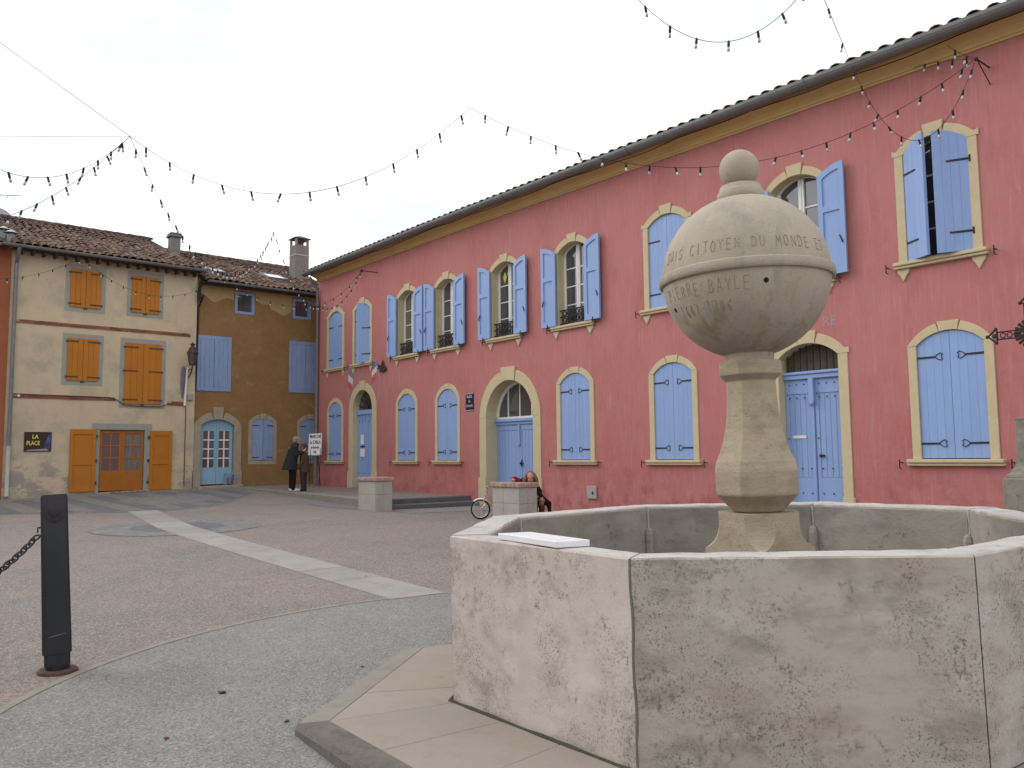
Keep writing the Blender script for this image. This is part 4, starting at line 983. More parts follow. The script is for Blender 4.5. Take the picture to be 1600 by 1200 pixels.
# chimney seen behind the verge
def chimney(root, x, y, z0, z1, w, d, pot='cap', name='chimney'):
    o = MB().box(x - d / 2, x + d / 2, y - w / 2, y + w / 2, z0, z1).build(name, 'chimney', root, bevel=.02)
    if pot == 'cap':
        MB().box(x - d / 2 - .06, x + d / 2 + .06, y - w / 2 - .06, y + w / 2 + .06, z1 + .001, z1 + .09).build('chimney_cap', 'tile_dark', o, bevel=.02)
        MB().box(x - d / 2 - .03, x + d / 2 + .03, y - w / 2 - .03, y + w / 2 + .03, z1 + .091, z1 + .17).build('chimney_cap', 'tile_dark', o, bevel=.02)
    else:
        MB().box(x - d / 2 - .015, x + d / 2 + .015, y - w / 2 - .015, y + w / 2 + .015, z1 - .42, z1 - .385).build('chimney_band', 'white_pipe', o)
        for sx_ in (-1, 1):
            for sy_ in (-1, 1): MB().box(x + sx_ * (d / 2 - .05) - .04, x + sx_ * (d / 2 - .05) + .04, y + sy_ * (w / 2 - .05) - .04, y + sy_ * (w / 2 - .05) + .04, z1, z1 + .26).build('chimney_pillar', 'tile_dark', o)
        MB().lathe([(.09, 0), (.075, .2)], 10, (x, y, z1)).build('chimney_pot', 'brick', o)
        lid = MB(); e = .07
        lid.add([(x - d / 2 - e, y - w / 2 - e, z1 + .26), (x + d / 2 + e, y - w / 2 - e, z1 + .26), (x + d / 2 + e, y + w / 2 + e, z1 + .26), (x - d / 2 - e, y + w / 2 + e, z1 + .26), (x - .1, y, z1 + .40), (x + .1, y, z1 + .40)],
                [(0, 3, 2, 1), (0, 1, 5, 4), (1, 2, 5), (2, 3, 4, 5), (3, 0, 4)]); lid.build('chimney_lid', 'tile_dark', o)
    return o
q = at_x(272, 395, HX - 4.6)
chimney(ch, HX - 4.6, q.y, 8.2, at_x(272, 372, HX - 4.6).z, .36, .36)

# sign, lamp and box on the cream house
sg_ = thing('la_place_sign', (HX, 4.55, 1.6), 'small dark sign with yellow letters and a blue corner on the cream house', 'sign')
MB().prism([(4.21, 1.60), (4.89, 1.60), (4.89, 2.15), (4.21, 2.15)], housef, -.002, .04).build('panel', 'sign_dark', sg_, bevel=.006)
MB().prism([(4.70, 1.72), (4.86, 1.66), (4.87, 2.10), (4.80, 2.06), (4.76, 1.90)], housef, .0405, .043).build('painted_patch', 'sign_blue', sg_)
MB().prism([(4.26, 1.615), (4.84, 1.62), (4.76, 1.68), (4.5, 1.655), (4.3, 1.64)], housef, .0405, .0425).build('painted_patch', 'faded_blue', sg_)
text_mesh('LA', .16, housef, 4.48, 1.96, .042, sx=.85, bold=.004).build('lettering', 'sign_yellow', sg_)
text_mesh('PLACE', .16, housef, 4.43, 1.78, .042, sx=.72, bold=.004).build('lettering', 'sign_yellow', sg_)
lp = thing('wall_lantern', (HX, 8.63, 4.2), 'brown six-sided street lantern on a scrolled bracket at the cream house corner', 'lantern')
lx, ly = HX + .42, 8.66
MB().lathe([(.085, 0), (.15, .34), (.15, .36)], 6, (lx, ly, 4.30)).build('glass_body', 'lantern_glass', lp)
cg = MB()
for k in range(6):
    w = 2 * PI * k / 6; cg.tube([(lx + .09 * math.cos(w), ly + .09 * math.sin(w), 4.30), (lx + .155 * math.cos(w), ly + .155 * math.sin(w), 4.66)], .012, 4)
cg.lathe([(.10, 0), (.10, .03)], 6, (lx, ly, 4.275)); cg.build('cage', 'lantern_metal', lp)
MB().lathe([(.185, 0), (.15, .05), (.12, .10), (.11, .16), (.06, .20), (.05, .25), (.085, .27), (.085, .29), (.03, .31), (.02, .34)], 12, (lx, ly, 4.66)).build('hood', 'lantern_metal', lp)
bk = MB(); bk.tube([(HX, ly, 3.9), (HX + .15, ly, 3.95), (HX + .33, ly, 4.05), (lx, ly, 4.2), (lx, ly, 4.29)], .02, 6); bk.tube([(HX, ly, 4.15), (HX + .18, ly, 4.16), (HX + .36, ly, 4.16)], .014, 6); bk.build('bracket', 'lantern_metal', lp)
cw = thing('cable_cover', (HX, 8.58, 3.05), 'white cable cover strip with purple wrapping below the street lantern', 'cable cover')
MB().tube([housef(8.575, 3.02, .05), housef(8.62, 4.10, .05), housef(8.64, 4.24, .06)], .035, 8).build('pipe', 'white_paint', cw)
MB().tube([housef(8.50, 3.25, .05), housef(8.49, 3.75, .07), housef(8.50, 4.2, .07), housef(8.53, 4.27, .06)], [.02, .06, .055, .03], 8).build('wrapping', 'purple_wrap', cw)
tag(MB().prism([(8.66, 3.20), (8.81, 3.20), (8.81, 3.40), (8.66, 3.40)], housef, -.002, .09).build('junction_box', 'plastic_grey', None, bevel=.012), 'small grey junction box beside the lantern cable cover', 'junction box')
dm_ = tag(MB().prism([(HX + .24, 6.45), (HX + .62, 6.45), (HX + .62, 7.38), (HX + .24, 7.38)], lambda a, b, d: (a, b, gz(a, b) + d), -.01, .028).build('doormat', 'mat_fabric', None, bevel=.008), 'patterned purple-grey doormat before the orange glazed door', 'doormat')
for k in range(5): MB().box(HX + .27, HX + .59, 6.52 + k * .17, 6.56 + k * .17, gz(HX + .4, 6.9) + .02, gz(HX + .4, 6.9) + .033).build('stripe', 'white_pipe', dm_)

# ------------------------------------------------------------------ terracotta house at the left edge
th_ = thing('terracotta_house', (HX, 1.0, .2), 'terracotta red rendered house at the left edge beside the cream house', 'house')
wl = holed_wall(housef, [(-3.0, -.2), (3.715, -.2), (3.715, 7.47), (-3.0, 7.47)], [[(1.4, 3.6), (2.4, 3.6), (2.4, 5.0), (1.4, 5.0)], [(-1.4, 3.6), (-.4, 3.6), (-.4, 5.0), (-1.4, 5.0)], [(0, .2), (1.2, .2), (1.2, 2.3), (0, 2.3)]], .03)
wl.build('wall', 'terracotta', th_)
for s0 in (1.4, -1.4):
    MB().prism([(s0, 3.6), (s0 + 1, 3.6), (s0 + 1, 5), (s0, 5)], housef, -.14, -.12).build('window', 'glass', th_)
    for sd, a_ in ((-1, s0 - .5), (1, s0 + 1.0)): plain_leaf(housef, th_, a_, a_ + .5, 3.6, 5.0, sd, 'blue_old', d=.05)
MB().prism([(0, .2), (1.2, .2), (1.2, 2.3), (0, 2.3)], housef, -.14, -.12).build('door', 'orange_door', th_)
tiled_roof(th_, -3.0, 3.65, HX + .42, 7.33, .375, 6.05, own=0)
gutter(lambda s, d, z: (HX + .48 + d, s, z), -3.0, 3.40, 7.335, .075, th_, 3)
for px_, py_, lab in ((5, 371, 'small zinc roof vent with a conical cap at the left picture edge'), (17, 377, 'small zinc roof vent with a conical cap, the nearer one to the gutter pipe')):
    b = at_x(px_, py_ , HX - .35 if px_ > 10 else HX - .9)
    v = thing('roof_vent', b, lab, 'roof vent', 'zinc roof vents')
    MB().lathe([(.12, -.25), (.10, .20)], 12, b).build('pipe', 'zinc', v, smooth=True)
    MB().lathe([(.19, .24), (.02, .34)], 12, b).build('cap', 'white_pipe', v)
    lg = MB()
    for k in range(3): w = 2 * PI * k / 3; lg.tube([(b.x + .1 * math.cos(w), b.y + .1 * math.sin(w), b.z + .15), (b.x + .1 * math.cos(w), b.y + .1 * math.sin(w), b.z + .26)], .012, 4)
    lg.build('strut', 'zinc', v)
b = at_x(-3, 342, HX - 5.3)
ds = thing('satellite_dish', (b.x, b.y, b.z - .3), 'pale violet satellite dish on the roof ridge at the left picture edge', 'satellite dish')
dd = MB(); rot = Matrix.Rotation(R(70), 3, 'Y')
vs = []; 
for i in range(6):
    for j in range(20):
        r = .40 * (i + .2) / 5.2; vs.append(Vector(b) + rot @ Vector((r * math.cos(2 * PI * j / 20), r * math.sin(2 * PI * j / 20), r * r * .5)))
dd.add(vs, [(i * 20 + j, i * 20 + (j + 1) % 20, (i + 1) * 20 + (j + 1) % 20, (i + 1) * 20 + j) for i in range(5) for j in range(20)]); dd.build('reflector', 'dish', ds, smooth='all')
MB().tube([(b.x, b.y, b.z - .75), (b.x - .03, b.y, b.z)], .025, 6).build('mast', 'zinc', ds)
MB().tube([(b.x, b.y, b.z - .3), (b.x + .4, b.y, b.z - .1), (b.x + .42, b.y, b.z - .05)], .014, 5).build('feed_arm', 'zinc', ds)
aa = at_x(0, 306, HX - 5); ab = at_x(32, 306, HX - 5)
an_ = thing('roof_antenna', (aa.x, aa.y - .5, 8.6), 'thin television antenna above the roof at the left picture edge', 'antenna')
MB().tube([(aa.x, aa.y - .5, 8.6), (aa.x, aa.y - .5, aa.z + .3)], .02, 5).build('mast', 'zinc', an_)
bm_ = MB(); bm_.tube([(aa.x, aa.y - .9, aa.z - .1), (aa.x, ab.y, ab.z)], .014, 5)
for k in range(7): bm_.tube([(aa.x - .2, aa.y - .8 + k * .2, aa.z - .05 + .01 * k), (aa.x + .2, aa.y - .8 + k * .2, aa.z - .05 + .01 * k)], .008, 4)
bm_.build('boom', 'zinc', an_)

# ------------------------------------------------------------------ brown house in the corner
bh = thing('brown_house', (HX, 11, .4), 'ochre brown rendered corner house with weathered blue shutters and stone-framed door', 'house')
def ragged(s): return 6.62 + .10 * math.sin(s * 3.1) + .08 * math.sin(s * 7.7 + 1) - (.22 if 11.4 < s < 12.6 else 0)
hb = [[(10.25, 6.24), (10.74, 6.24), (10.74, 6.80), (10.25, 6.80)], [(12.30, 6.28), (12.80, 6.28), (12.80, 6.80), (12.30, 6.80)],
      outline(9.68, .56, .3, 2.42, .20), outline(11.20, .38, 1.27, 2.55, .13), outline(12.92, .38, 1.27, 2.55, .16)]
wl = holed_wall(brownf, [(8.9, -.1), (14.5, -.1), (14.5, 7.17), (8.9, 7.17)], hb, 0); wl.build('wall', 'brown', bh)
pt = MB(); ss = np.linspace(8.92, 14.4, 60)
for i in range(59):
    s0, s1 = float(ss[i]), float(ss[i + 1])
    for (a0, a1) in ((10.14, 10.85), (12.19, 12.91)):
        pass
    mid = (s0 + s1) / 2
    if 10.1 < mid < 10.9 or 12.15 < mid < 12.95: 
        pt.prism([(s0, 6.93), (s1, 6.93), (s1, 7.0), (s0, 7.0)], brownf, -.001, .004); continue
    pt.prism([(s0, ragged(s0)), (s1, ragged(s1)), (s1, 7.0), (s0, 7.0)], brownf, -.001, .004)
pt.build('plaster_patch', 'ochre_plaster', bh)
for s0, s1, z0, z1 in ((10.25, 10.74, 6.24, 6.80), (12.30, 12.80, 6.28, 6.80)):
    fm = MB(); b = .09
    for q in ([(s0 - b, z0 - b), (s1 + b, z0 - b), (s1 + b, z0), (s0 - b, z0)], [(s0 - b, z1), (s1 + b, z1), (s1 + b, z1 + b), (s0 - b, z1 + b)], [(s0 - b, z0), (s0, z0), (s0, z1), (s0 - b, z1)], [(s1, z0), (s1 + b, z0), (s1 + b, z1), (s1, z1)]): fm.prism(q, brownf, -.12, .012)
    wf = fm.build('window_frame', 'blue_old', bh)
    MB().prism([(s0, z0), (s1, z0), (s1, z1), (s0, z1)], brownf, -.11, -.10).build('pane', 'glass', wf)
    MB().prism([(s0 + .22, z0), (s0 + .25, z0), (s0 + .25, z1), (s0 + .22, z1)], brownf, -.10, -.08).build('glazing_bar', 'rusty', wf)
for s0, s1, z0, z1 in ((8.94, 10.07, 3.53, 5.33), (12.10, 13.30, 3.60, 5.40)):
    fm = MB(); b = .12
    for q in ([(s0, z0), (s1, z0), (s1, z0 + b), (s0, z0 + b)], [(s0, z1 - b), (s1, z1 - b), (s1, z1), (s0, z1)], [(s0, z0 + b), (s0 + b, z0 + b), (s0 + b, z1 - b), (s0, z1 - b)], [(s1 - b, z0 + b), (s1, z0 + b), (s1, z1 - b), (s1 - b, z1 - b)]): fm.prism(q, brownf, -.01, .028)
    fm.build('shutter_frame', 'blue_old', bh, bevel=.003)
    m = (s0 + s1) / 2
    plain_leaf(brownf, bh, s0 + b + .004, m - .004, z0 + b + .004, z1 - b - .004, -1, 'blue_old', d=.004, hz=()); plain_leaf(brownf, bh, m + .004, s1 - b - .004, z0 + b + .004, z1 - b - .004, 1, 'blue_old', d=.004, hz=())
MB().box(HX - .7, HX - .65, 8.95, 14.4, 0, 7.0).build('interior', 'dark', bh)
# stone door frame, glazed door
surround(brownf, bh, 9.68, .54, .34, 2.42, .19, .24, .26, mat='old_stone', sill=False, key=(.12, .28), plinth=(.30, .95), name='door_surround', deep=.22, keyproud=.02, proud=.03)
MB().prism([(9.0, .28), (10.45, .33), (10.45, .50), (9.0, .47)], brownf, -.2, .30).build('threshold', 'old_stone', bh, bevel=.012)
for s0, s1 in ((9.15, 9.677), (9.683, 10.21)):
    dm = MB(); d0 = -.15; zb, zt = .52, 2.40; L0 = s0 == 9.15
    g0, g1 = (s0 + .10, s1 - .07) if L0 else (s0 + .07, s1 - .10)
    for q in ([(s0, zb), (g0, zb), (g0, zt), (s0, zt)], [(g1, zb), (s1, zb), (s1, zt), (g1, zt)], [(g0, zt - .16), (g1, zt - .16), (g1, zt), (g0, zt)], [(g0, zb), (g1, zb), (g1, 1.06), (g0, 1.06)]): dm.prism(q, brownf, d0, d0 + .045)
    us = [s0 + (s1 - s0) * i / 6 for i in range(7)]; dm.prism([(s0, zt), (s1, zt)] + [(u, arch_z(9.68, .54, 2.42, .19, u)) for u in us[::-1]], brownf, d0, d0 + .045)
    do = dm.build('door_leaf', 'teal', bh, bevel=.003)
    bar = MB(); m = (g0 + g1) / 2
    bar.prism([(m - .018, 1.06), (m + .018, 1.06), (m + .018, zt - .16), (m - .018, zt - .16)], brownf, d0 + .01, d0 + .052)
    for z in (1.36, 1.66, 1.95): bar.prism([(g0, z - .018), (g1, z - .018), (g1, z + .018), (g0, z + .018)], brownf, d0 + .011, d0 + .050)
    bar.build('glazing_bars', 'white_paint', do)
    for za, zc in ((1.06, 1.36), (1.36, 1.66), (1.66, 1.95), (1.95, zt - .16)):
        for xa, xb in ((g0 - .005, m), (m, g1 + .005)): MB().prism([(xa, za), (xb, za), (xb, zc), (xa, zc)], brownf, d0 + .018, d0 + .022).build('pane', 'glass', do)
for c, a, zs, h, zb in ((11.20, .36, 2.54, .12, 1.27), (12.92, .37, 2.54, .15, 1.27)):
    surround(brownf, bh, c, a, zb, zs, h, .14, .16, mat='old_stone', sill=False, key=(.08, .15), deep=.2, rough=.03, proud=.015)
    MB().prism([(c - a - .12, zb - .13), (c + a + .14, zb - .15), (c + a + .12, zb - .004), (c - a - .13, zb - .004)], brownf, -.1, .02).build('sill', 'old_stone', bh, bevel=.012)
    for sd in (-1, 1): leaf(brownf, bh, c, a, zb + .01, zs, h, sd, -.03, ang=R(5) if c < 12 else 0, mat='blue_old', hinge='plain', planks=3, hz=(.06, .90))
# eave height and slope give where each skylight lies on the roof plane
def roof_hit(px, py, ex, ez, sl):
    r = ray(px, py); t = (ez + sl * ex - EYE.z) / (r.z + sl * r.x); return EYE + r * t
SK1 = roof_hit(337, 427, HX + .36, 7.10, .375); SK2 = roof_hit(427, 436, HX + .36, 7.10, .375)
brf = tiled_roof(bh, 9.02, 14.6, HX + .36, 7.06, .375, 6.0, skip=lambda p: (abs(p[0] - .2 - SK1.x) < .42 and abs(p[1] - SK1.y) < .26) or (abs(p[0] - .2 - SK2.x) < .55 and abs(p[1] - SK2.y) < .40))
an = math.atan(.375)
for sk, w, l in ((SK1, .24, .34), (SK2, .38, .46)):
    fm = MB(); M_ = Matrix.Translation(sk) @ Matrix.Rotation(PI / 2, 4, 'Z') @ Matrix.Rotation(an, 4, 'X')
    def mp_(a, b, d): return tuple(M_ @ Vector((a, b, d)))
    e = .05
    for q in ([(-w, -l), (w, -l), (w, -l + e), (-w, -l + e)], [(-w, l - e), (w, l - e), (w, l), (-w, l)], [(-w, -l + e), (-w + e, -l + e), (-w + e, l - e), (-w, l - e)], [(w - e, -l + e), (w, -l + e), (w, l - e), (w - e, l - e)]): fm.prism(q, mp_, .0, .13)
    so = fm.build('skylight', 'zinc', bh)
    MB().prism([(-w + e, -l + e), (w - e, -l + e), (w - e, l - e), (-w + e, l - e)], mp_, .10, .115).build('pane', 'sky_glass', so)
gutter(lambda s, d, z: (HX + .43 + d, s, z), 9.10, 14.0, 7.06, .07, bh, 3)
MB().prism([(8.95, 6.985), (14.4, 6.985), (14.4, 7.005), (8.95, 7.005)], brownf, -.1, .34).build('eave_board', 'rusty', bh)
cx_ = HX - 2.6; q = at_x(467, 437, cx_); z1 = at_x(467, 385, cx_).z
chimney(bh, cx_, q.y, 7.4, z1, .56, .56, pot='pillars')
am = MB(); qa = at_x(455, 354, cx_); am.tube([(cx_, qa.y, q.z), (cx_, qa.y, qa.z)], .012, 5); am.tube([(cx_, qa.y, qa.z), (cx_, qa.y + .2, qa.z - .02)], .01, 4); am.build('antenna', 'zinc', bh)
cb = MB(); cb.tube([brownf(9.0, 7.1, .25), brownf(8.93, 6.8, .2), brownf(8.98, 6.45, .16), brownf(9.06, 6.6, .2), brownf(8.95, 6.2, .06), brownf(8.93, 3.5, .03)], .03, 6); cb.tube([brownf(8.98, 7.0, .2), brownf(8.9, 6.6, .18), brownf(8.96, 6.4, .2)], .05, 6); cb.build('cable_bundle', 'holder', bh)
st_ = thing('blue_stool', (HX + .45, 10.05, .5), 'low blue stool holding a pot at the teal glazed door', 'stool')
bz = .505
sb = MB(); sb.box(HX + .03, HX + .22, 9.86, 10.2, bz + .33, bz + .36); sb.build('seat', 'blue_old', st_, bevel=.006)
for xx in (HX + .05, HX + .20):
    for y_ in (9.89, 10.17): MB().tube([(xx, y_, bz), (xx, y_, bz + .33)], .018, 5).build('leg', 'blue_old', st_)
tag(MB().lathe([(.06, 0), (.09, .03), (.085, .18), (.06, .22)], 12, (HX + .13, 10.03, bz + .001)).build('ceramic_pot', 'purple_wrap', None, smooth=True), 'small dark ceramic pot under the blue stool', 'pot')

# ------------------------------------------------------------------ fountain
CC = Vector((-3.045, 4.44, 0.93))                  # centre of the rim
NV = Vector((-.0105, -.0175, 1)).normalized()      # the whole fountain leans a little
EX = (Vector((1, 0, 0)) - NV * NV.x).normalized(); EYv = NV.cross(EX)
def FT(l): return tuple(CC + EX * l[0] + EYv * l[1] + NV * l[2])
def fbuild(mb, *a, **k):
    mb.v = [FT(q) for q in mb.v]
    return mb.build(*a, **k)
fo = thing('fountain', (CC.x, CC.y, 0.09), 'large octagonal stone fountain with a carved globe on a baluster', 'fountain')
TH0 = 4.2472; TW = [R(-2.4), R(.8), R(-.7), 0, R(1.2), R(-1.5), 0, R(-.8)]
RO = [1.868, 1.867, 1.864, 1.87, 1.90, 1.87, 1.87, 1.92]
oc = [(RO[k] * math.cos(TH0 + k * PI / 4 + TW[k]), RO[k] * math.sin(TH0 + k * PI / 4 + TW[k])) for k in range(8)]
TI = [0, 0, R(1), 0, R(.5), R(-2), 0, R(1.2)]
RI_ = [1.654, 1.69, 1.647, 1.65, 1.655, 1.60, 1.62, 1.65]
ic = [(RI_[k] * math.cos(TH0 + k * PI / 4 + TI[k]), RI_[k] * math.sin(TH0 + k * PI / 4 + TI[k])) for k in range(8)]
HB = 0.97
basin = MB()
basin.prism([(x * .985, y * .985) for x, y in oc], lambda a, b, d: (a, b, d), -HB - .06, -HB + .05)
basin_o = fbuild(basin, 'basin', 'basin_floor', fo)
flo = MB(); flo.prism([(x * 1.04, y * 1.04) for x, y in ic], lambda a, b, d: (a, b, d), -HB + .051, -HB + .30); fbuild(flo, 'basin_floor', 'basin_floor', basin_o)
def lerp(p_, q_, t_): return (p_[0] + (q_[0] - p_[0]) * t_, p_[1] + (q_[1] - p_[1]) * t_)
for k in range(8):
    A_, B_, a_, b_ = oc[k], oc[(k + 1) % 8], ic[k], ic[(k + 1) % 8]
    L_ = math.hypot(B_[0] - A_[0], B_[1] - A_[1]); e = .0035 / L_
    poly = [lerp(A_, B_, e), lerp(A_, B_, 1 - e), lerp(a_, b_, 1 - e), lerp(a_, b_, e)]
    # subdivided outer face with a slightly worn top edge
    m = MB(); N = 14
    zs_ = [-HB + .018, -.55, -.25, -.03, -.009]
    for i in range(N + 1):
        o_ = lerp(poly[0], poly[1], i / N); n_ = lerp(poly[3], poly[2], i / N)
        j1 = random.uniform(-.004, .002)
        for z in zs_: m.v.append((o_[0], o_[1], z))
        o2 = lerp(o_, n_, .045 + random.uniform(0, .02)); m.v.append((o2[0], o2[1], 0.0 + j1))
        n2 = lerp(o_, n_, .955); m.v.append((n2[0], n2[1], 0.0 + j1))
        m.v.append((n_[0], n_[1], -.010)); m.v.append((n_[0], n_[1], -HB + .018))
    c_ = 9
    for i in range(N):
        for j in range(c_): m.f.append((i * c_ + j, (i + 1) * c_ + j, (i + 1) * c_ + (j + 1) % c_, i * c_ + (j + 1) % c_))
    m.f.append(tuple(range(c_))); m.f.append(tuple(N * c_ + j for j in range(c_)))
    po_ = fbuild(m, 'panel', 'marble_grimy_shaded' if k in (1, 2) else 'marble', basin_o); po_.data.materials.append(MATS['rim'])
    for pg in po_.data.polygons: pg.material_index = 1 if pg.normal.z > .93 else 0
    ln = MB(); pa, pb_ = lerp(a_, b_, .012), lerp(a_, b_, .988); n_ = (-(pa[0] + pb_[0]) * .0025, -(pa[1] + pb_[1]) * .0025)
    ln.prism([pa, pb_, (pb_[0] + n_[0], pb_[1] + n_[1]), (pa[0] + n_[0], pa[1] + n_[1])], lambda a, b, d: (a, b, d), -HB + .16, -.022)
    fbuild(ln, 'lining', 'basin_inside', basin_o)
    jt = MB(); q = lerp((0, 0), a_, .985); jt.tube([(q[0], q[1], -.17), (q[0], q[1], -.185), (q[0], q[1], -.22), (q[0], q[1], -.60)], [.01, .028, .036, .036], 8); fbuild(jt, 'joint_cover', 'basin_inside', basin_o)
    ml = MB(); q = lerp((0, 0), a_, .995); ml.tube([(q[0], q[1], -.02), (q[0] + .004, q[1], -.10), (q[0], q[1], -.2)], [.012, .008, .010], 6); fbuild(ml, 'mortar', 'rim', basin_o)
tb = MB(); tb.tube([(oc[1][0] * .9985 + .004 * math.sin(z * 17), oc[1][1] * .9985, z) for z in np.linspace(-HB + .03, -.005, 16)], .007, 5); fbuild(tb, 'mortar', 'kerb', basin_o)
# pedestal: square block with hollowed corners
OX, OY = .045, .052
PH = math.atan2(-(CC.y + OY), -(CC.x + OX))          # direction of the viewer from the column
def oct_ring(r, z, n=8, ph=0.0): return [(OX + r * math.cos(ph + 2 * PI * k / n), OY + r * math.sin(ph + 2 * PI * k / n), z) for k in range(n)]
PB = PH + R(3)
pd = MB(); levels = []
hs = .232; zt, zb = .055, -.24
for i in range(17):
    t_ = i / 16; z = zt + (zb - zt) * t_
    tt = min(max((t_ - .22) / .50, 0), 1); flare = 1 - math.sqrt(max(0, 1 - tt ** 2.0))     # hollow corner curve
    cut = .128 * (1 - flare); levels.append((z, cut))
levels += [(-.25, 0.005), (-.68, 0.004)]
lv = 0
for z, cut in levels:
    s_ = hs
    sq = [(s_, -s_ + cut), (s_, s_ - cut), (s_ - cut, s_), (-s_ + cut, s_), (-s_, s_ - cut), (-s_, -s_ + cut), (-s_ + cut, -s_), (s_ - cut, -s_)]
    ca_, sa_ = math.cos(PB + PI / 4), math.sin(PB + PI / 4)
    for x_, y_ in sq: pd.v.append((OX + x_ * ca_ - y_ * sa_, OY + x_ * sa_ + y_ * ca_, z))
for i in range(len(levels) - 1):
    for j in range(8): pd.f.append((i * 8 + j, i * 8 + (j + 1) % 8, (i + 1) * 8 + (j + 1) % 8, (i + 1) * 8 + j))
pd.f.append(tuple(range(8)))
fbuild(pd, 'pedestal', 'baluster', fo, bevel=.004)
bprof = [(.132, .056), (.150, .062), (.245, .165), (.248, .18), (.250, .31), (.247, .33), (.238, .37), (.215, .42), (.190, .50), (.172, .57), (.160, .65), (.154, .75), (.150, .83), (.149, .872), (.155, .878), (.190, .912), (.190, .99), (.183, .996), (.150, .998)]
bl = MB()
for r, z in bprof: bl.v += oct_ring(r / math.cos(PI / 8) * .985, z, 8, PB + PI / 8)
nb = len(bprof)
bl.f = [(i * 8 + j, i * 8 + (j + 1) % 8, (i + 1) * 8 + (j + 1) % 8, (i + 1) * 8 + j) for i in range(nb - 1) for j in range(8)] + [tuple(range(8)), tuple((nb - 1) * 8 + j for j in range(8))]
fbuild(bl, 'baluster', 'baluster', fo, bevel=.004)
GR, GZc = .522, 1.545
gp = [(.155, .997), (.150, 1.015)] + [(GR * math.sin(PI - w), GZc + GR * math.cos(PI - w)) for w in np.linspace(.30, PI - .25, 44)] + [(.12, GZc + GR - .012)]
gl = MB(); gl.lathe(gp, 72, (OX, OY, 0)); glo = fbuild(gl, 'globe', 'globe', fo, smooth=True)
bd = MB(); bd.lathe([(GR - .01, -.034), (GR + .014, -.034), (GR + .022, -.026), (GR + .026, 0), (GR + .022, .022), (GR + .010, .030), (GR - .01, .030)], 72, (OX, OY, GZc - .012)); fbuild(bd, 'equator_band', 'globe', glo, smooth=True)
nk = MB(); nk.lathe([(.143, 0), (.147, .01), (.146, .045), (.138, .055), (.132, .062), (.128, .085), (.122, .09), (.08, .095)], 40, (OX, OY, GZc + GR - .018)); fbuild(nk, 'neck_ring', 'globe', glo, smooth=True)
bt = MB(); bt.lathe([(.126 * math.sin(w), .126 * -math.cos(w)) for w in np.linspace(.35, PI - .02, 22)], 40, (OX, OY, GZc + GR + .060 + .126)); fbuild(bt, 'ball_finial', 'globe', fo, smooth=True)
# carved lettering: strokes laid along the globe, groove shade put into their colour
STR = {'S': [[(.6, .88), (.45, 1), (.15, .98), (.05, .8), (.15, .6), (.5, .45), (.6, .22), (.45, .02), (.15, .0), (.02, .14)]], 'U': [[(.05, 1), (.07, .25), (.2, .02), (.42, .02), (.56, .25), (.58, 1)]], 'I': [[(.3, 1), (.3, 0)]],
       'C': [[(.6, .85), (.42, 1), (.2, .92), (.05, .6), (.08, .28), (.25, .04), (.48, .03), (.6, .18)]], 'T': [[(0, .98), (.62, 1)], [(.31, 1), (.31, 0)]], 'O': [[(.3, 1), (.08, .8), (.03, .45), (.14, .1), (.32, 0), (.52, .12), (.6, .5), (.5, .85), (.3, 1)]],
       'Y': [[(.02, 1), (.31, .52), (.6, 1)], [(.31, .52), (.31, 0)]], 'E': [[(.58, 1), (.06, 1), (.06, 0), (.6, 0)], [(.06, .52), (.48, .52)]], 'N': [[(.05, 0), (.05, 1), (.58, 0), (.58, 1)]], 'D': [[(.05, 0), (.05, 1), (.35, .95), (.58, .7), (.58, .3), (.35, .03), (.05, 0)]],
       'M': [[(.0, 0), (.08, 1), (.33, .4), (.58, 1), (.66, 0)]], 'P': [[(.06, 0), (.06, 1), (.42, .97), (.56, .78), (.42, .53), (.06, .5)]], 'R': [[(.06, 0), (.06, 1), (.42, .97), (.56, .78), (.42, .53), (.06, .5)], [(.3, .5), (.6, 0)]],
       'B': [[(.06, 0), (.06, 1), (.4, .97), (.52, .78), (.38, .54), (.06, .52)], [(.38, .54), (.6, .3), (.42, .03), (.06, 0)]], 'A': [[(.0, 0), (.32, 1), (.64, 0)], [(.12, .36), (.52, .36)]], 'L': [[(.06, 1), (.06, 0), (.58, .02)]],
       '1': [[(.2, .85), (.33, 1), (.33, 0)]], '6': [[(.5, 1), (.2, .7), (.06, .3), (.2, .02), (.45, .05), (.52, .3), (.3, .5), (.1, .38)]], '4': [[(.45, 0), (.42, 1), (.02, .3), (.6, .3)]], '7': [[(.04, 1), (.58, 1), (.25, 0)]], '0': [[(.3, 1), (.08, .7), (.1, .2), (.3, 0), (.5, .2), (.52, .7), (.3, 1)]], '-': [[(.1, .45), (.5, .45)]]}
def carve(txt, a0, a1, zbase, hgt, name):
    n = len(txt); st = (a1 - a0) / n
    for i, chh in enumerate(txt):
        if chh == ' ': continue
        m = MB()
        jz = random.uniform(-.006, .006); sc = random.uniform(.9, 1.08)
        for ln in STR[chh]:
            pts = []
            for u, v in ln:
                zz = zbase + jz + v * hgt * sc; rr = math.sqrt(GR * GR - zz * zz)
                w = PH + a0 + st * (i + u * .95)
                pts.append((OX + (rr + .0005) * math.cos(w), OY + (rr + .0005) * math.sin(w), GZc + zz + .0005 * zz / GR))
            m.tube(pts, .0024, 5)
        fbuild(m, name, 'groove_shade', glo)
carve('SUIS CITOYEN DU MONDE ET', R(-64), R(64), .075, .066, 'carved_letter')
carve('PIERRE BAYLE', R(-66), R(5), -.165, .074, 'carved_letter')
carve('1647-1706', R(-56), R(-8), -.275, .060, 'carved_letter')
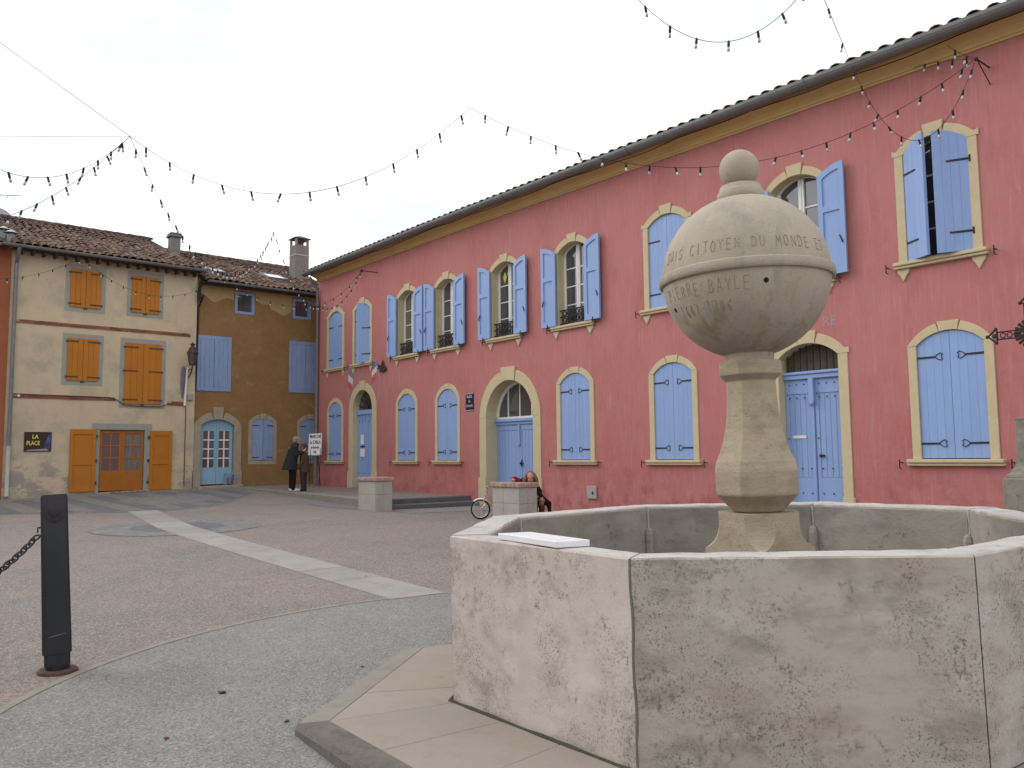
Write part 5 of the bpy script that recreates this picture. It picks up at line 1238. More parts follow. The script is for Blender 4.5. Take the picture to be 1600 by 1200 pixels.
for az, zz in ((R(13.5), -.125), (R(-64), -.215)):
    w = PH + az; rr = math.sqrt(GR * GR - zz * zz); dv = Vector((math.cos(w) * rr, math.sin(w) * rr, zz)).normalized(); b0 = Vector((OX, OY, GZc))
    h_ = MB(); h_.tube([b0 + dv * (GR - .05), b0 + dv * (GR + .0015)], .015, 12); fbuild(h_, 'spout_hole', 'dark', glo)
# plinth of slabs with a stone kerb
wc = [(CC.x + x, CC.y + y) for x, y in oc]
OFF = [.857, .85, .80, .80, .80, .85, .93, .73]
def zpl(a, b): return -.01 + .04 * (a - CC.x) - .0905      # the plinth slopes gently with the ground
def edge_line(k, off):
    a_, b_ = wc[k], wc[(k + 1) % 8]; dx, dy = b_[0] - a_[0], b_[1] - a_[1]; l = math.hypot(dx, dy); nx_, ny_ = dy / l, -dx / l
    if nx_ * ((a_[0] + b_[0]) / 2 - CC.x) + ny_ * ((a_[1] + b_[1]) / 2 - CC.y) < 0: nx_, ny_ = -nx_, -ny_
    return (a_[0] + nx_ * off, a_[1] + ny_ * off), (dx / l, dy / l)
def isect(p1, d1, p2, d2):
    det = d1[0] * -d2[1] + d2[0] * d1[1]; bx, by = p2[0] - p1[0], p2[1] - p1[1]; t_ = (bx * -d2[1] + d2[0] * by) / det
    return (p1[0] + d1[0] * t_, p1[1] + d1[1] * t_)
def octpoly(extra): return [isect(*edge_line((k - 1) % 8, OFF[(k - 1) % 8] + extra), *edge_line(k, OFF[k] + extra)) for k in range(8)]
po, pi_ = octpoly(0), octpoly(-.165)
plinth = struct(MB().prism(octpoly(-.02), lambda a, b, d: (a, b, d + zpl(a, b)), -.2, .078).build('fountain_plinth', 'kerb'))
inn = [(CC.x + (x - CC.x) * .9, CC.y + (y - CC.y) * .9) for x, y in wc]
zf = lambda a, b, d: (a, b, d + zpl(a, b))
for k in range(8):
    A_, B_, a_, b_ = pi_[k], pi_[(k + 1) % 8], inn[k], inn[(k + 1) % 8]
    n = max(2, round(math.hypot(B_[0] - A_[0], B_[1] - A_[1]) / .60))
    for i in range(n):
        e = .0014
        q = [lerp(A_, B_, i / n + e), lerp(A_, B_, (i + 1) / n - e), lerp(a_, b_, (i + 1) / n - e), lerp(a_, b_, i / n + e)]
        MB().prism(q, zf, .03, .0905 + random.uniform(-.001, .001)).build('slab', 'slab', plinth, bevel=.002)
    A_, B_, a_, b_ = po[k], po[(k + 1) % 8], pi_[k], pi_[(k + 1) % 8]
    n = 2
    for i in range(n):
        m = MB(); N = 6
        for j in range(N + 1):
            t_ = (i + j / N) / n + (.001 if j == 0 else -.001 if j == N else 0)
            o_ = lerp(A_, B_, t_); n_ = lerp(a_, b_, t_); o2 = lerp(o_, n_, .09 + random.uniform(0, .07)); jj = random.uniform(-.006, .004)
            m.v += [zf(o_[0], o_[1], -.15), zf(o_[0], o_[1], .065 + jj), zf(o2[0], o2[1], .092), zf(n_[0], n_[1], .0925), zf(n_[0], n_[1], -.15)]
        for j in range(N):
            for q_ in range(5): m.f.append((j * 5 + q_, (j + 1) * 5 + q_, (j + 1) * 5 + (q_ + 1) % 5, j * 5 + (q_ + 1) % 5))
        m.f += [tuple(range(5)), tuple(N * 5 + q_ for q_ in range(5))]
        m.build('kerb_stone', 'edge_stone' if k in (6, 7) else 'kerb', plinth)
for k in range(8):
    m = MB(); m.tube([(x_, y_, zpl(x_, y_) + .0905 + .003) for x_, y_ in [lerp(wc[k], wc[(k + 1) % 8], i / 14) for i in range(15)]], [.009 + random.uniform(-.003, .004) for _ in range(15)], 6); m.build('gap_shade_line', 'gap_shade', plinth)  # dark strip painted in for the shaded gap under the basin
# white marble offcut lying on the rim (left front side)
e0, e1 = Vector((oc[0][0], oc[0][1], 0)), Vector((oc[1][0], oc[1][1], 0)); dv = (e1 - e0).normalized(); nv = Vector((-dv.y, dv.x, 0))
if nv.dot(-e0) < 0: nv = -nv
b0 = e0 + dv * .42 + nv * .015
qd = [b0 + dv * 0.02 + nv * .03, b0 + dv * .60 + nv * (-.02), b0 + dv * .66 + nv * .14, b0 + dv * .10 + nv * .19]
ws = MB(); ws.prism([(q.x, q.y) for q in qd], lambda a, b, d: (a, b, d), .0035, .035)
tag(fbuild(ws, 'marble_offcut', 'white_marble', None, bevel=.003), 'flat white marble slab lying loose on the fountain rim', 'marble slab')

# ------------------------------------------------------------------ two low stone pillars with brick caps
def pillar(x0, x1, y0, y1, zb, hgt, label):
    o = thing('stone_pillar', ((x0 + x1) / 2, (y0 + y1) / 2, zb), label, 'pillar', 'low stone pillars by the steps')
    MB().box(x0 + .012, x1 - .012, y0 + .012, y1 - .012, zb - .2, zb + hgt - .09).build('core', 'kerb', o)
    zz = [zb - .1, zb + (hgt - .09) * .55, zb + hgt - .09]; m = x0 + (x1 - x0) * .42
    for i in range(2):
        for xa, xb in ((x0, m), (m, x1)):
            for ya, yb in ((y0, (y0 + y1) / 2), ((y0 + y1) / 2, y1)): MB().box(xa + .002, xb - .002, ya + .002, yb - .002, zz[i] + .002, zz[i + 1] - .002).build('block', 'pillar_stone', o, bevel=.004)
    z = zb + hgt - .088; e = .035
    n = 7
    for i in range(n):
        xa = x0 - e + (x1 - x0 + 2 * e) * i / n; xb = x0 - e + (x1 - x0 + 2 * e) * (i + 1) / n
        for ya, yb in ((y0 - e, (y0 + y1) / 2), ((y0 + y1) / 2, y1 + e)): MB().box(xa + .003, xb - .003, ya + .003, yb - .003, z, z + .088 + random.uniform(-.006, .004)).build('brick', 'brick_cap', o, bevel=.016, seg=2)
    return o
pillar(-17.16, -16.38, 9.58, 10.03, gz(-16.8, 9.8), .76, 'low stone pillar with brick cap at the foot of the grey steps')
pillar(-12.66, -11.86, 10.02, 10.48, gz(-12.2, 10.2), .76, 'low stone pillar with brick cap beside the leaning child and bicycle')

# ------------------------------------------------------------------ bollards and chain
def bollard(base, lean, label):
    o = thing('bollard', base, label, 'bollard', 'black bollards with chain')
    M_ = Matrix.Translation(base) @ Matrix.Rotation(lean[0], 4, Vector(lean[1])) @ Matrix.Rotation(math.atan2(-base[1], -base[0]) - PI / 2, 4, 'Z') @ Matrix.Diagonal((.96, .96, 1.065, 1))
    # local: +y points to the viewer side, x across
    def mp_(a, b, d): return tuple(M_ @ Vector((a, d, b)))
    def rrect(w, dp, r=.022, n=5):
        pts = []
        for cx0, cy0, s0 in ((w / 2 - r, dp / 2 - r, 0), (-w / 2 + r, dp / 2 - r, 1), (-w / 2 + r, -dp / 2 + r, 2), (w / 2 - r, -dp / 2 + r, 3)):
            for k in range(n + 1):
                a_ = PI / 2 * (s0 + k / n); pts.append((cx0 + r * math.cos(a_), cy0 + r * math.sin(a_)))
        return pts
    m = MB(); secs = [(.165, .15, .05), (.165, .15, .125), (.186, .17, .127), (.186, .17, .20), (.178, .165, .7), (.172, .16, 1.115), (.165, .152, 1.128)]
    for w, dp, z in secs:
        for x_, y_ in rrect(w, dp): m.v.append(tuple(M_ @ Vector((x_, y_, z + (.012 * y_ / .08 if z > 1 else 0)))))
    k_ = 24
    for i in range(len(secs) - 1):
        for j in range(k_): m.f.append((i * k_ + j, i * k_ + (j + 1) % k_, (i + 1) * k_ + (j + 1) % k_, (i + 1) * k_ + j))
    m.f += [tuple(range(k_)), tuple((len(secs) - 1) * k_ + j for j in range(k_))]
    m.build('post', 'bollard', o, smooth=True)
    dsk = MB(); 
    for r0, r1, y0, y1 in ((.070, .058, .083, .090), (.038, .030, .090, .096)):
        vs = []
        for r, y_ in ((r0, y0 - .02), (r0, y1 - .004), (r1, y1)):
            for j in range(24): vs.append(M_ @ Vector((r * math.cos(2 * PI * j / 24), y_, 1.03 + r * math.sin(2 * PI * j / 24))))
        dsk.add(vs, [(i * 24 + j, i * 24 + (j + 1) % 24, (i + 1) * 24 + (j + 1) % 24, (i + 1) * 24 + j) for i in range(2) for j in range(24)] + [tuple(48 + j for j in range(24))])
    dsk.build('boss', 'iron', o, smooth=True)
    pl_ = MB(); vs = []
    for r, z in ((.125, -.02), (.125, .018), (.118, .024), (.02, .026)):
        for j in range(32): vs.append(Vector(base) + Vector((r * math.cos(2 * PI * j / 32), r * math.sin(2 * PI * j / 32), z)))
    pl_.add(vs, [(i * 32 + j, i * 32 + (j + 1) % 32, (i + 1) * 32 + (j + 1) % 32, (i + 1) * 32 + j) for i in range(3) for j in range(32)]); pl_.build('base_plate', 'rusty', o)
    MB().tube([Vector(base), Vector(base) + Vector((0, 0, .06))], .075, 20).build('collar', 'bollard', o)
    hk = MB(); hk.tube([M_ @ Vector((.05, 0, .93)), M_ @ Vector((.105, 0, .93)), M_ @ Vector((.108, 0, .90))], .007, 6); hk.build('chain_hook', 'iron', o)
    ck = MB(); ck.tube([M_ @ Vector((.05, .086, .235)), M_ @ Vector((-.06, .084, .25))], .0016, 4); ck.build('scratch', 'zinc', o)
    return M_
vax = Vector((CF.x, CF.y, 0)).normalized()
g0 = on_ground(90, 1050)
MA = bollard((g0.x, g0.y, g0.z), (R(-3.4), vax), 'black metal bollard with a round boss and a chain, leaning slightly')
g1 = (-4.75, -0.35, gz(-4.75, -.35))
MBm = bollard(g1, (0.0, vax), 'second black metal bollard carrying the other chain end, beyond the left edge')
chain = thing('chain', (g0.x, g0.y, .5), 'heavy black iron chain hanging from the bollard', 'chain')
lkm = MB(); pts = []
for k in range(16):
    w = 2 * PI * k / 16; pts.append((.010 * math.copysign(1, math.cos(w)) * (1 if abs(math.cos(w)) > .2 else 0) + .024 * math.cos(w), .021 * math.sin(w), 0))
lkm.tube(pts, .0062, 6, closed=True); lme = lkm.mesh('link', smooth='all'); lme.materials.append(MATS['iron'])
left = Vector((-CR.x, -CR.y, 0)).normalized()
A0 = at_d(57, 838, (Vector(MA @ Vector((0, 0, .9))) - EYE).dot(CF)); B0 = Vector((g1[0] , g1[1], .93))
A0 = Vector(MA @ Vector((.108, 0, .88))); B0 = Vector(MBm @ Vector((-.1, 0, .90)))
Ln = (B0 - A0).length; nl = int(Ln * 1.12 / .052); prev = None
for i in range(nl):
    t_ = (i + .5) / nl; q = A0.lerp(B0, t_); q.z -= 4 * .30 * t_ * (1 - t_)
    tg = (B0 - A0); tg.z -= 4 * .30 * (1 - 2 * t_); tg.normalize()
    side = tg.cross(Vector((0, 0, 1))).normalized(); up = side.cross(tg)
    rollm = side if i % 2 else up
    M3 = Matrix((tg, (up if i % 2 else side), (side if i % 2 else up))).transposed()
    o = place('link', lme, None, chain, loc=q); o.matrix_basis = Matrix.Translation(o.location) @ M3.to_4x4()
# fallen leaves and litter
def litter(px, py, s, mat, label, name='fallen_leaf', cat='leaf'):
    q = on_ground(px, py); m = MB(); a0 = random.uniform(0, PI)
    pts = [(q.x + s * (1 if k % 2 else .6) * math.cos(a0 + k * PI / 3.5) * (1.5 if k in (0, 1) else .8), q.y + s * math.sin(a0 + k * PI / 3.5) * .7) for k in range(7)]
    lift = .012
    n = len(pts); m.add([(q.x, q.y, q.z + lift + s * .10)] + [(x_, y_, q.z + lift - .003 + random.uniform(0, s * .22)) for x_, y_ in pts], [(0, i + 1, (i + 1) % n + 1) for i in range(n)])
    m.add([(q.x, q.y, q.z + lift + s * .10 + .003)] + [(x_, y_, q.z + lift + random.uniform(0, s * .22)) for x_, y_ in pts], [(0, (i + 1) % n + 1, i + 1) for i in range(n)])
    tag(m.build(name, mat, None), label, cat, 'fallen leaves on the paving')
litter(347, 1085, .035, 'leaf', 'dark curled leaf lying on the grey ring pavement')
litter(260, 1157, .020, 'boot', 'small reddish leaf fragment on the grey ring pavement')
litter(566, 1044, .018, 'leaf', 'small dark leaf by the kerb of the fountain plinth')
litter(448, 1130, .022, 'leaf', 'thin twig-like leaf near the kerb corner')
litter(572, 902, .025, 'leaf', 'single brown leaf on the stone path')
litter(209, 886, .022, 'leaf', 'tiny dark leaf on the open plaza ground')

# ------------------------------------------------------------------ strings of festoon lights
hold = MB(); hold.tube([(0, 0, .012), (0, 0, 0), (0, 0, -.07), (0, 0, -.076)], [.008, .0155, .0165, .011], 8); hold_me = hold.mesh('lamp_holder', smooth=True); hold_me.materials.append(MATS['holder'])
bb = MB(); bb.lathe([(.013, 0), (.0145, -.012), (.018, -.025), (.0195, -.038), (.016, -.052), (.006, -.058)][::-1], 10, (0, 0, -.075)); bulb_me = bb.mesh('bulb', smooth='all'); bulb_me.materials.append(MATS['bulb'])
def solve_sag(A, B, via):
    best = min((i / 200 for i in range(201)), key=lambda t_: abs(proj(A.lerp(B, t_))[0] - via[0]))
    lo, hi = -6.0, 12.0
    for _ in range(50):
        s_ = (lo + hi) / 2; q = A.lerp(B, best); q.z -= 4 * s_ * best * (1 - best)
        if proj(q)[1] < via[1]: lo = s_
        else: hi = s_
    return (lo + hi) / 2
def wire_pts(A, B, s_, n=40):
    out = []
    for i in range(n + 1):
        t_ = i / n; q = A.lerp(B, t_); q.z -= 4 * s_ * t_ * (1 - t_); out.append(q)
    return out
def garland(A, B, via, spacing, label, bulbs=True, r=.0042, off=.3):
    A, B = Vector(A), Vector(B); sg = solve_sag(A, B, via) if via else 0.0
    o = thing('light_string', A, label, 'light string' if bulbs else 'wire', 'festoon light strings over the square' if bulbs else None)
    pts = wire_pts(A, B, sg, 60)
    MB().tube(pts, r, 5).build('cable', 'holder', o)
    if bulbs:
        acc = spacing * (1 - off)
        for a_, b_ in zip(pts, pts[1:]):
            l = (b_ - a_).length; 
            while acc <= l:
                q = a_.lerp(b_, acc / l); acc += spacing * random.uniform(.93, 1.07)
                h_ = place('lamp_holder', hold_me, None, o, loc=q, rot=(random.uniform(-.35, .35), random.uniform(-.35, .35), 0))
                place('bulb', bulb_me, None, h_)
            acc -= l
    return o
N1, N2, N3 = at_d(203, 213, 12), at_d(735, 168, 12), at_d(428, 362, 23)
KB = at_y(1525, 92, PY - .48)
garland(N1, at_d(-75, 218, 10.5), (80, 277), .24, 'light string sagging left from the junction, upper of the two')
garland(N1, at_d(-120, 350, 12.5), (100, 296), .26, 'light string running down left from the junction, lower of the two')
garland(N1, N2, (430, 303), .43, 'long sagging light string crossing the white sky above the houses')
garland(N1, N3, (375, 426), .40, 'light string dropping steeply from the junction past the round chimney')
garland(N3, at_y(500, 478, PY - .5), (452, 428), .38, 'short light string falling past the corner house chimney to the pink corner')
garland(N2, KB, (1080, 262), .36, 'long light string crossing the pink wall behind the ball finial')
garland(at_y(1328, 96, PY - .52), KB, (1460, 202), .29, 'light string hanging in a deep loop above the half-open shutters')
garland(KB, at_y(1425, 106, PY - .05), (1465, 97), .26, 'short light string tied from the wall bracket leftward to the cornice')
garland(KB, at_y(1480, 71, PY - .3), (1502, 84), .26, 'shortest light string tied up from the wall bracket to the gutter')
garland(at_d(985, -14, 10), at_d(1262, -22, 10), (1150, 62), .38, 'light string dipping in at the top edge of the sky')
garland(at_d(1276, -30, 10.5), at_y(1328, 96, PY - .52), None, 1.3, 'thin light string descending to the gutter at upper right')
garland(at_x(-60, 432, HX + 1.0), at_x(128, 403, HX + .55), (50, 430), .40, 'light string over the left window of the cream house')
garland(at_x(128, 403, HX + .55), at_x(312, 452, HX + .6), (262, 463), .36, 'light string looping in front of the cream house top windows')
garland(at_x(340, 428, HX + .5), at_y(500, 478, PY - .5), (447, 477), .40, 'light string along the eaves of the brown house')
garland(at_y(500, 478, PY - .5), at_y(565, 423, PY - .55), (530, 475), .34, 'light string on the pink wall corner, lower drooping one')
garland(at_y(500, 474, PY - .5), at_y(565, 423, PY - .55), (535, 457), .55, 'light string on the pink wall corner, upper straighter one')
garland(N1, at_d(-300, -150, 14), None, 1, 'thin bare support wire rising to the upper left of the sky', bulbs=False, r=.004)
garland(N1, at_d(-120, 213, 12), None, 1, 'thin bare horizontal support wire left of the junction', bulbs=False, r=.003)
brk = thing('wall_bracket', (KB.x, PY, KB.z), 'iron bracket on the pink wall carrying light strings at upper right', 'bracket', 'iron light string brackets')
m = MB(); m.tube([(KB.x, PY + .02, KB.z + .02), KB], .012, 6); m.tube([(KB.x, PY + .02, KB.z - .25), (KB.x, KB.y + .05, KB.z - .01)], .008, 5); m.build('arm', 'iron', brk)
MB().ell(KB, (.03, .03, .03), 8, 6).build('ring', 'iron', brk)
K2 = at_y(565, 423, PY - .55)
brk = thing('wall_bracket', (K2.x, PY, K2.z), 'iron bracket on the pink wall carrying light strings near the left corner', 'bracket', 'iron light string brackets')
m = MB(); m.tube([(K2.x, PY + .02, K2.z + .02), K2], .014, 6); m.build('arm', 'iron', brk); MB().ell(K2, (.05, .05, .05), 8, 6).build('ring', 'iron', brk)

# ------------------------------------------------------------------ iron wayside cross on a stone pedestal (right edge)
cr = thing('wayside_cross', (-3.50, 11.0, gz(-3.5, 11)), 'openwork black iron cross on a lichened stone pedestal at the right edge', 'cross')
cxx, cyy = -3.50, 11.0
MB().box(cxx - .30, cxx + .30, cyy - .30, cyy + .30, -.1, 1.03).build('pedestal_base', 'lichen', cr, bevel=.015)
m = MB(); pr = [(.27, 1.03), (.26, 1.07), (.23, 1.09), (.215, 1.13), (.185, 1.17), (.175, 1.20), (.165, 1.70), (.175, 1.74)]
for r, z in pr: m.v += [(cxx - r, cyy - r, z), (cxx + r, cyy - r, z), (cxx + r, cyy + r, z), (cxx - r, cyy + r, z)]
m.f = [(i * 4 + j, i * 4 + (j + 1) % 4, (i + 1) * 4 + (j + 1) % 4, (i + 1) * 4 + j) for i in range(len(pr) - 1) for j in range(4)] + [(0, 3, 2, 1), (28, 29, 30, 31)]
m.build('pedestal_shaft', 'lichen', cr, bevel=.006)
def crossarm(p0, dr, ln):
    m = MB(); p0 = Vector(p0); dr = Vector(dr); sd = Vector((dr.z, 0, -dr.x)) if abs(dr.z) > .5 else Vector((0, 0, 1)); hw = .045
    for s_ in (-1, 1): m.tube([p0 + sd * hw * s_, p0 + dr * (ln - .10) + sd * hw * s_], .010, 6)
    k = 0; t_ = .07
    while t_ < ln - .12:
        c0 = p0 + dr * t_; m.tube([c0 + (dr * math.cos(w) + sd * math.sin(w)) * .030 for w in [2 * PI * q / 10 for q in range(10)]], .007, 5, closed=True); t_ += .075
    e0 = p0 + dr * (ln - .10)
    pts = [e0 + sd * .05, e0 + sd * .085 + dr * .01, e0 + sd * .05 + dr * .05, e0 + dr * .10, e0 - sd * .05 + dr * .05, e0 - sd * .085 + dr * .01, e0 - sd * .05]
    m.tube(pts, .013, 6, closed=True)
    for q in (e0 + sd * .085 + dr * .01, e0 - sd * .085 + dr * .01, e0 + dr * .11): m.ell(q, (.022, .022, .022), 7, 5)
    m.ell(e0 + dr * .03, (.03, .015, .03), 8, 5)
    return m
zc_ = 2.76
crossarm((cxx, cyy, zc_), (-1, 0, 0), .46).build('left_arm', 'iron', cr); crossarm((cxx, cyy, zc_), (1, 0, 0), .46).build('right_arm', 'iron', cr)
crossarm((cxx, cyy, zc_), (0, 0, 1), .46).build('upper_arm', 'iron', cr)
m = crossarm((cxx, cyy, zc_), (0, 0, -1), .92); m.tube([(cxx, cyy, 1.72), (cxx, cyy, 1.95)], .022, 6)
for s_ in (-1, 1):
    m.tube([(cxx + s_ * (.03 + .09 * math.sin(w) * (1 - w / 9)), cyy, 1.76 + .05 * w + .03 * math.cos(w * 1.5)) for w in np.linspace(0, 5.5, 16)], .010, 5)
m.build('shaft', 'iron', cr)
m = MB()
for sx_ in (-1, 1):
    for sz_ in (-1, 1):
        for k in range(5):
            w = math.atan2(sz_, sx_) + (k - 2) * .35; m.tube([(cxx + sx_ * .03, cyy, zc_ + sz_ * .03), (cxx + .15 * math.cos(w), cyy, zc_ + .15 * math.sin(w))], [.010, .020], 5); m.ell((cxx + .155 * math.cos(w), cyy, zc_ + .155 * math.sin(w)), (.022, .012, .022), 7, 5)
m.ell((cxx, cyy, zc_), (.075, .03, .075), 12, 8)
m.build('rays', 'iron', cr)

# ------------------------------------------------------------------ market sign leaning at the corner
BO = Vector((-24.95, 12.40, 0)); bz = ptop(-24.95)
ms = thing('market_sign', (BO.x, BO.y, bz), 'white market notice board with black letters on thin legs at the building corner', 'sign')
ws_ = 15.0
bdir = Vector((.75, .66, 0)).normalized(); bn = Vector((bdir.y, -bdir.x, 0))
bc = at_y(492, 694, 12.30)
def bmap(s_, z_, d_): q = Vector((bc.x, bc.y, 0)) + bdir * s_ + bn * (d_ - (z_ - 1.1) * .10); return (q.x, q.y, z_)
zc_ = bc.z
MB().prism([(-.24, zc_ - .36), (.20, zc_ - .36), (.20, zc_ + .36), (-.25, zc_ + .34)], bmap, -.012, .0).build('board', 'paper', ms)
for tx_, sz, z, sxx in (('MARCHÉ', .16, .20, .62), ('du CARLA', .17, .01, .50), ('le dimanche', .11, -.14, .55), ('10h', .11, -.29, .7)):
    text_mesh(tx_, sz, bmap, -.02, zc_ + z, .001, thick=.003, sx=sxx, bold=.004).build('lettering', 'ink', ms)
for s_ in (-.18, .16):
    MB().tube([bmap(s_, zc_ + .3, -.03), tuple(Vector(bmap(s_, bz, 0)) * Vector((1, 1, 0)).x if False else bmap(s_ + .04, bz, .04))], .014, 6).build('leg', 'ink', ms)
MB().tube([bmap(0, zc_ + .28, -.03), bmap(.06, bz, -.42)], .014, 6).build('leg', 'ink', ms)

# ------------------------------------------------------------------ people
def blob(mb, name, mat, parent, voxel=.014, smooth_it=4):
    me0 = mb.mesh('tmp')
    ob = bpy.data.objects.new('tmp_blob', me0); COL.objects.link(ob)
    md = ob.modifiers.new('r', 'REMESH'); md.mode = 'VOXEL'; md.voxel_size = voxel
    ms_ = ob.modifiers.new('s', 'SMOOTH'); ms_.iterations = smooth_it; ms_.factor = .5
    bpy.context.view_layer.update()
    dg = bpy.context.evaluated_depsgraph_get()
    me = bpy.data.meshes.new_from_object(ob.evaluated_get(dg))
    bpy.data.objects.remove(ob)
    off = Vector(ROOT.get(parent, (0, 0, 0)))
    for v in me.vertices: v.co -= off
    me.polygons.foreach_set('use_smooth', [True] * len(me.polygons))
    me.materials.clear(); me.name = name
    return place(name, me, mat, parent)
class Fig:
    """maps a figure's own axes (forward, left, up) to the world"""
    def __init__(s, base, head): s.b = Vector(base); h = Vector((head[0], head[1], 0)).normalized(); s.f = h; s.l = Vector((-h.y, h.x, 0)); s.mb = MB()
    def p(s, q): return s.b + s.f * q[0] + s.l * q[1] + Vector((0, 0, q[2]))
    def limb(s, pts, r):
        n = len(pts); P = [s.p(q) for q in pts]
        s.mb.tube(P, r, 12)
        for q, rr in zip(P, r if isinstance(r, (list, tuple)) else [r] * n): s.mb.ell(q, (rr, rr, rr), 12, 8)
        return s
    def ell(s, c, r):
        rot = Matrix((s.f, s.l, Vector((0, 0, 1)))).transposed()
        s.mb.ell(s.p(c), r, 16, 10, rot=rot); return s
    def take(s): m = s.mb; s.mb = MB(); return m
def fingers(f, wrist, dirv, side, curl=.4, s=1.0):
    """palm with four fingers of unequal length and a thumb"""
    w = Vector(wrist); d = Vector(dirv).normalized(); sd = Vector(side).normalized(); nn = d.cross(sd)
    pe = w + d * .085 * s
    f.limb([w, w + d * .05 * s, pe], [.026 * s, .034 * s, .034 * s])
    for k, ln in enumerate((.068, .078, .072, .055)):
        b0 = pe + sd * (.033 - .022 * k) * s; b1 = b0 + (d + nn * curl * .5).normalized() * ln * .55 * s; b2 = b1 + (d + nn * curl * 1.4).normalized() * ln * .45 * s
        f.limb([b0, b1, b2], [.0098 * s, .0092 * s, .008 * s])
    t0 = w + d * .025 * s + sd * .028 * s; t1 = t0 + (d * .6 + sd * .8).normalized() * .042 * s; t2 = t1 + (d * .9 + sd * .3 + nn * curl * .5).normalized() * .032 * s
    f.limb([t0, t1, t2], [.014 * s, .0115 * s, .0095 * s])
def head(f, c, s=1.0, tilt=0.0):
    """skull, jaw, nose, ears; c is the head centre"""
    x, y, z = c
    f.ell((x - .005, y, z + .03 * s), (.098 * s, .076 * s, .092 * s)).ell((x + .025 * s, y, z - .045 * s), (.068 * s, .060 * s, .072 * s))
    f.ell((x + .098 * s, y, z - .012 * s), (.020 * s, .014 * s, .026 * s)).ell((x + .088 * s, y, z - .055 * s), (.012 * s, .026 * s, .010 * s))
    for sg in (-1, 1): f.ell((x - .01, y + sg * .078 * s, z), (.020 * s, .012 * s, .032 * s)); f.ell((x + .078 * s, y + sg * .032 * s, z + .018 * s), (.014 * s, .018 * s, .008 * s))
def face_bits(f, par, c, s=1.0):
    x, y, z = c
    for sg in (-1, 1):
        f.ell((x + .090 * s, y + sg * .031 * s, z + .004 * s), (.008 * s, .013 * s, .007 * s)); f.take().build('eye', 'ink', par, smooth='all')
    f.ell((x + .090 * s, y, z - .055 * s), (.008 * s, .024 * s, .006 * s)); f.take().build('mouth', 'flag_red', par, smooth='all')
def loft_secs(f, secs, n=20):
    vs = [f.p((x + rx * math.cos(2 * PI * j / n), ry * math.sin(2 * PI * j / n), z)) for x, rx, ry, z in secs for j in range(n)]; k = len(secs)
    return vs, [(i * n + j, i * n + (j + 1) % n, (i + 1) * n + (j + 1) % n, (i + 1) * n + j) for i in range(k - 1) for j in range(n)] + [tuple(range(n)), tuple((k - 1) * n + j for j in range(n))[::-1]]
RH = Vector((CR.x, CR.y, 0)).normalized(); FH = Vector((CF.x, CF.y, 0)).normalized()
# elderly man in a dark coat, bending towards the child
mb_ = Vector((-22.35, 10.32, ptop(-22.35)))
man = thing('person', mb_, 'grey-haired person in a long black coat, black trousers and white shoes', 'person', 'people on the square')
f = Fig(mb_, (RH.x * .9 + FH.x * .43, RH.y * .9 + FH.y * .43))
hc = (.15, 0, 1.46)
head(f, hc)
f.limb([(-.02, 0, .86), (-.01, 0, 1.02), (.03, 0, 1.20), (.07, 0, 1.30)], [.125, .13, .14, .09]).limb([(.06, 0, 1.28), (.12, 0, 1.38), (.14, 0, 1.44)], [.06, .05, .05])
for sg in (-1, 1):
    f.limb([(-.01, sg * .09, .86), (.02, sg * .10, .47), (.0, sg * .10, .09)], [.085, .056, .038]).limb([(-.01, sg * .10, .05), (.10, sg * .105, .035), (.17, sg * .11, .03)], [.034, .034, .026])
    f.limb([(.05, sg * .17, 1.27), (.10, sg * .22, 1.05), (.26, sg * .13, 1.13)], [.052, .042, .030])
    fingers(f, (.28, sg * .12, 1.14), (.75, -sg * .1, .65), (0, -sg, .1) if sg > 0 else (0, 1, .1))
body = blob(f.take(), 'body', 'skin', man, .011)
face_bits(f, body, hc)
f.ell((.115, 0, 1.505), (.108, .088, .088)).ell((.075, 0, 1.455), (.072, .080, .072)); blob(f.take(), 'hair', 'grey_hair', man, .012)
f.mb.add(*loft_secs(f, [(.11, .065, .075, 1.40), (.09, .10, .115, 1.37), (.07, .12, .15, 1.34), (.05, .12, .195, 1.29), (.03, .15, .225, 1.20), (.0, .165, .225, 1.05), (-.03, .18, .235, .90), (-.055, .205, .255, .74), (-.07, .225, .27, .62)]))
for sg in (-1, 1): f.limb([(.04, sg * .19, 1.26), (.09, sg * .245, 1.04), (.25, sg * .15, 1.125)], [.075, .068, .05])
blob(f.take(), 'coat', 'coat', man, .012, 2)
for sg in (-1, 1): f.limb([(-.01, sg * .085, .80), (.02, sg * .10, .47), (.01, sg * .10, .085)], [.105, .085, .075])
blob(f.take(), 'trousers', 'black_cloth', man, .014)
for sg in (-1, 1):
    f.limb([(-.03, sg * .10, .055), (.08, sg * .105, .05), (.18, sg * .11, .038)], [.050, .052, .038]); f.ell((.07, sg * .105, .018), (.15, .052, .018)); blob(f.take(), 'shoe', 'shoe_white', man, .010)
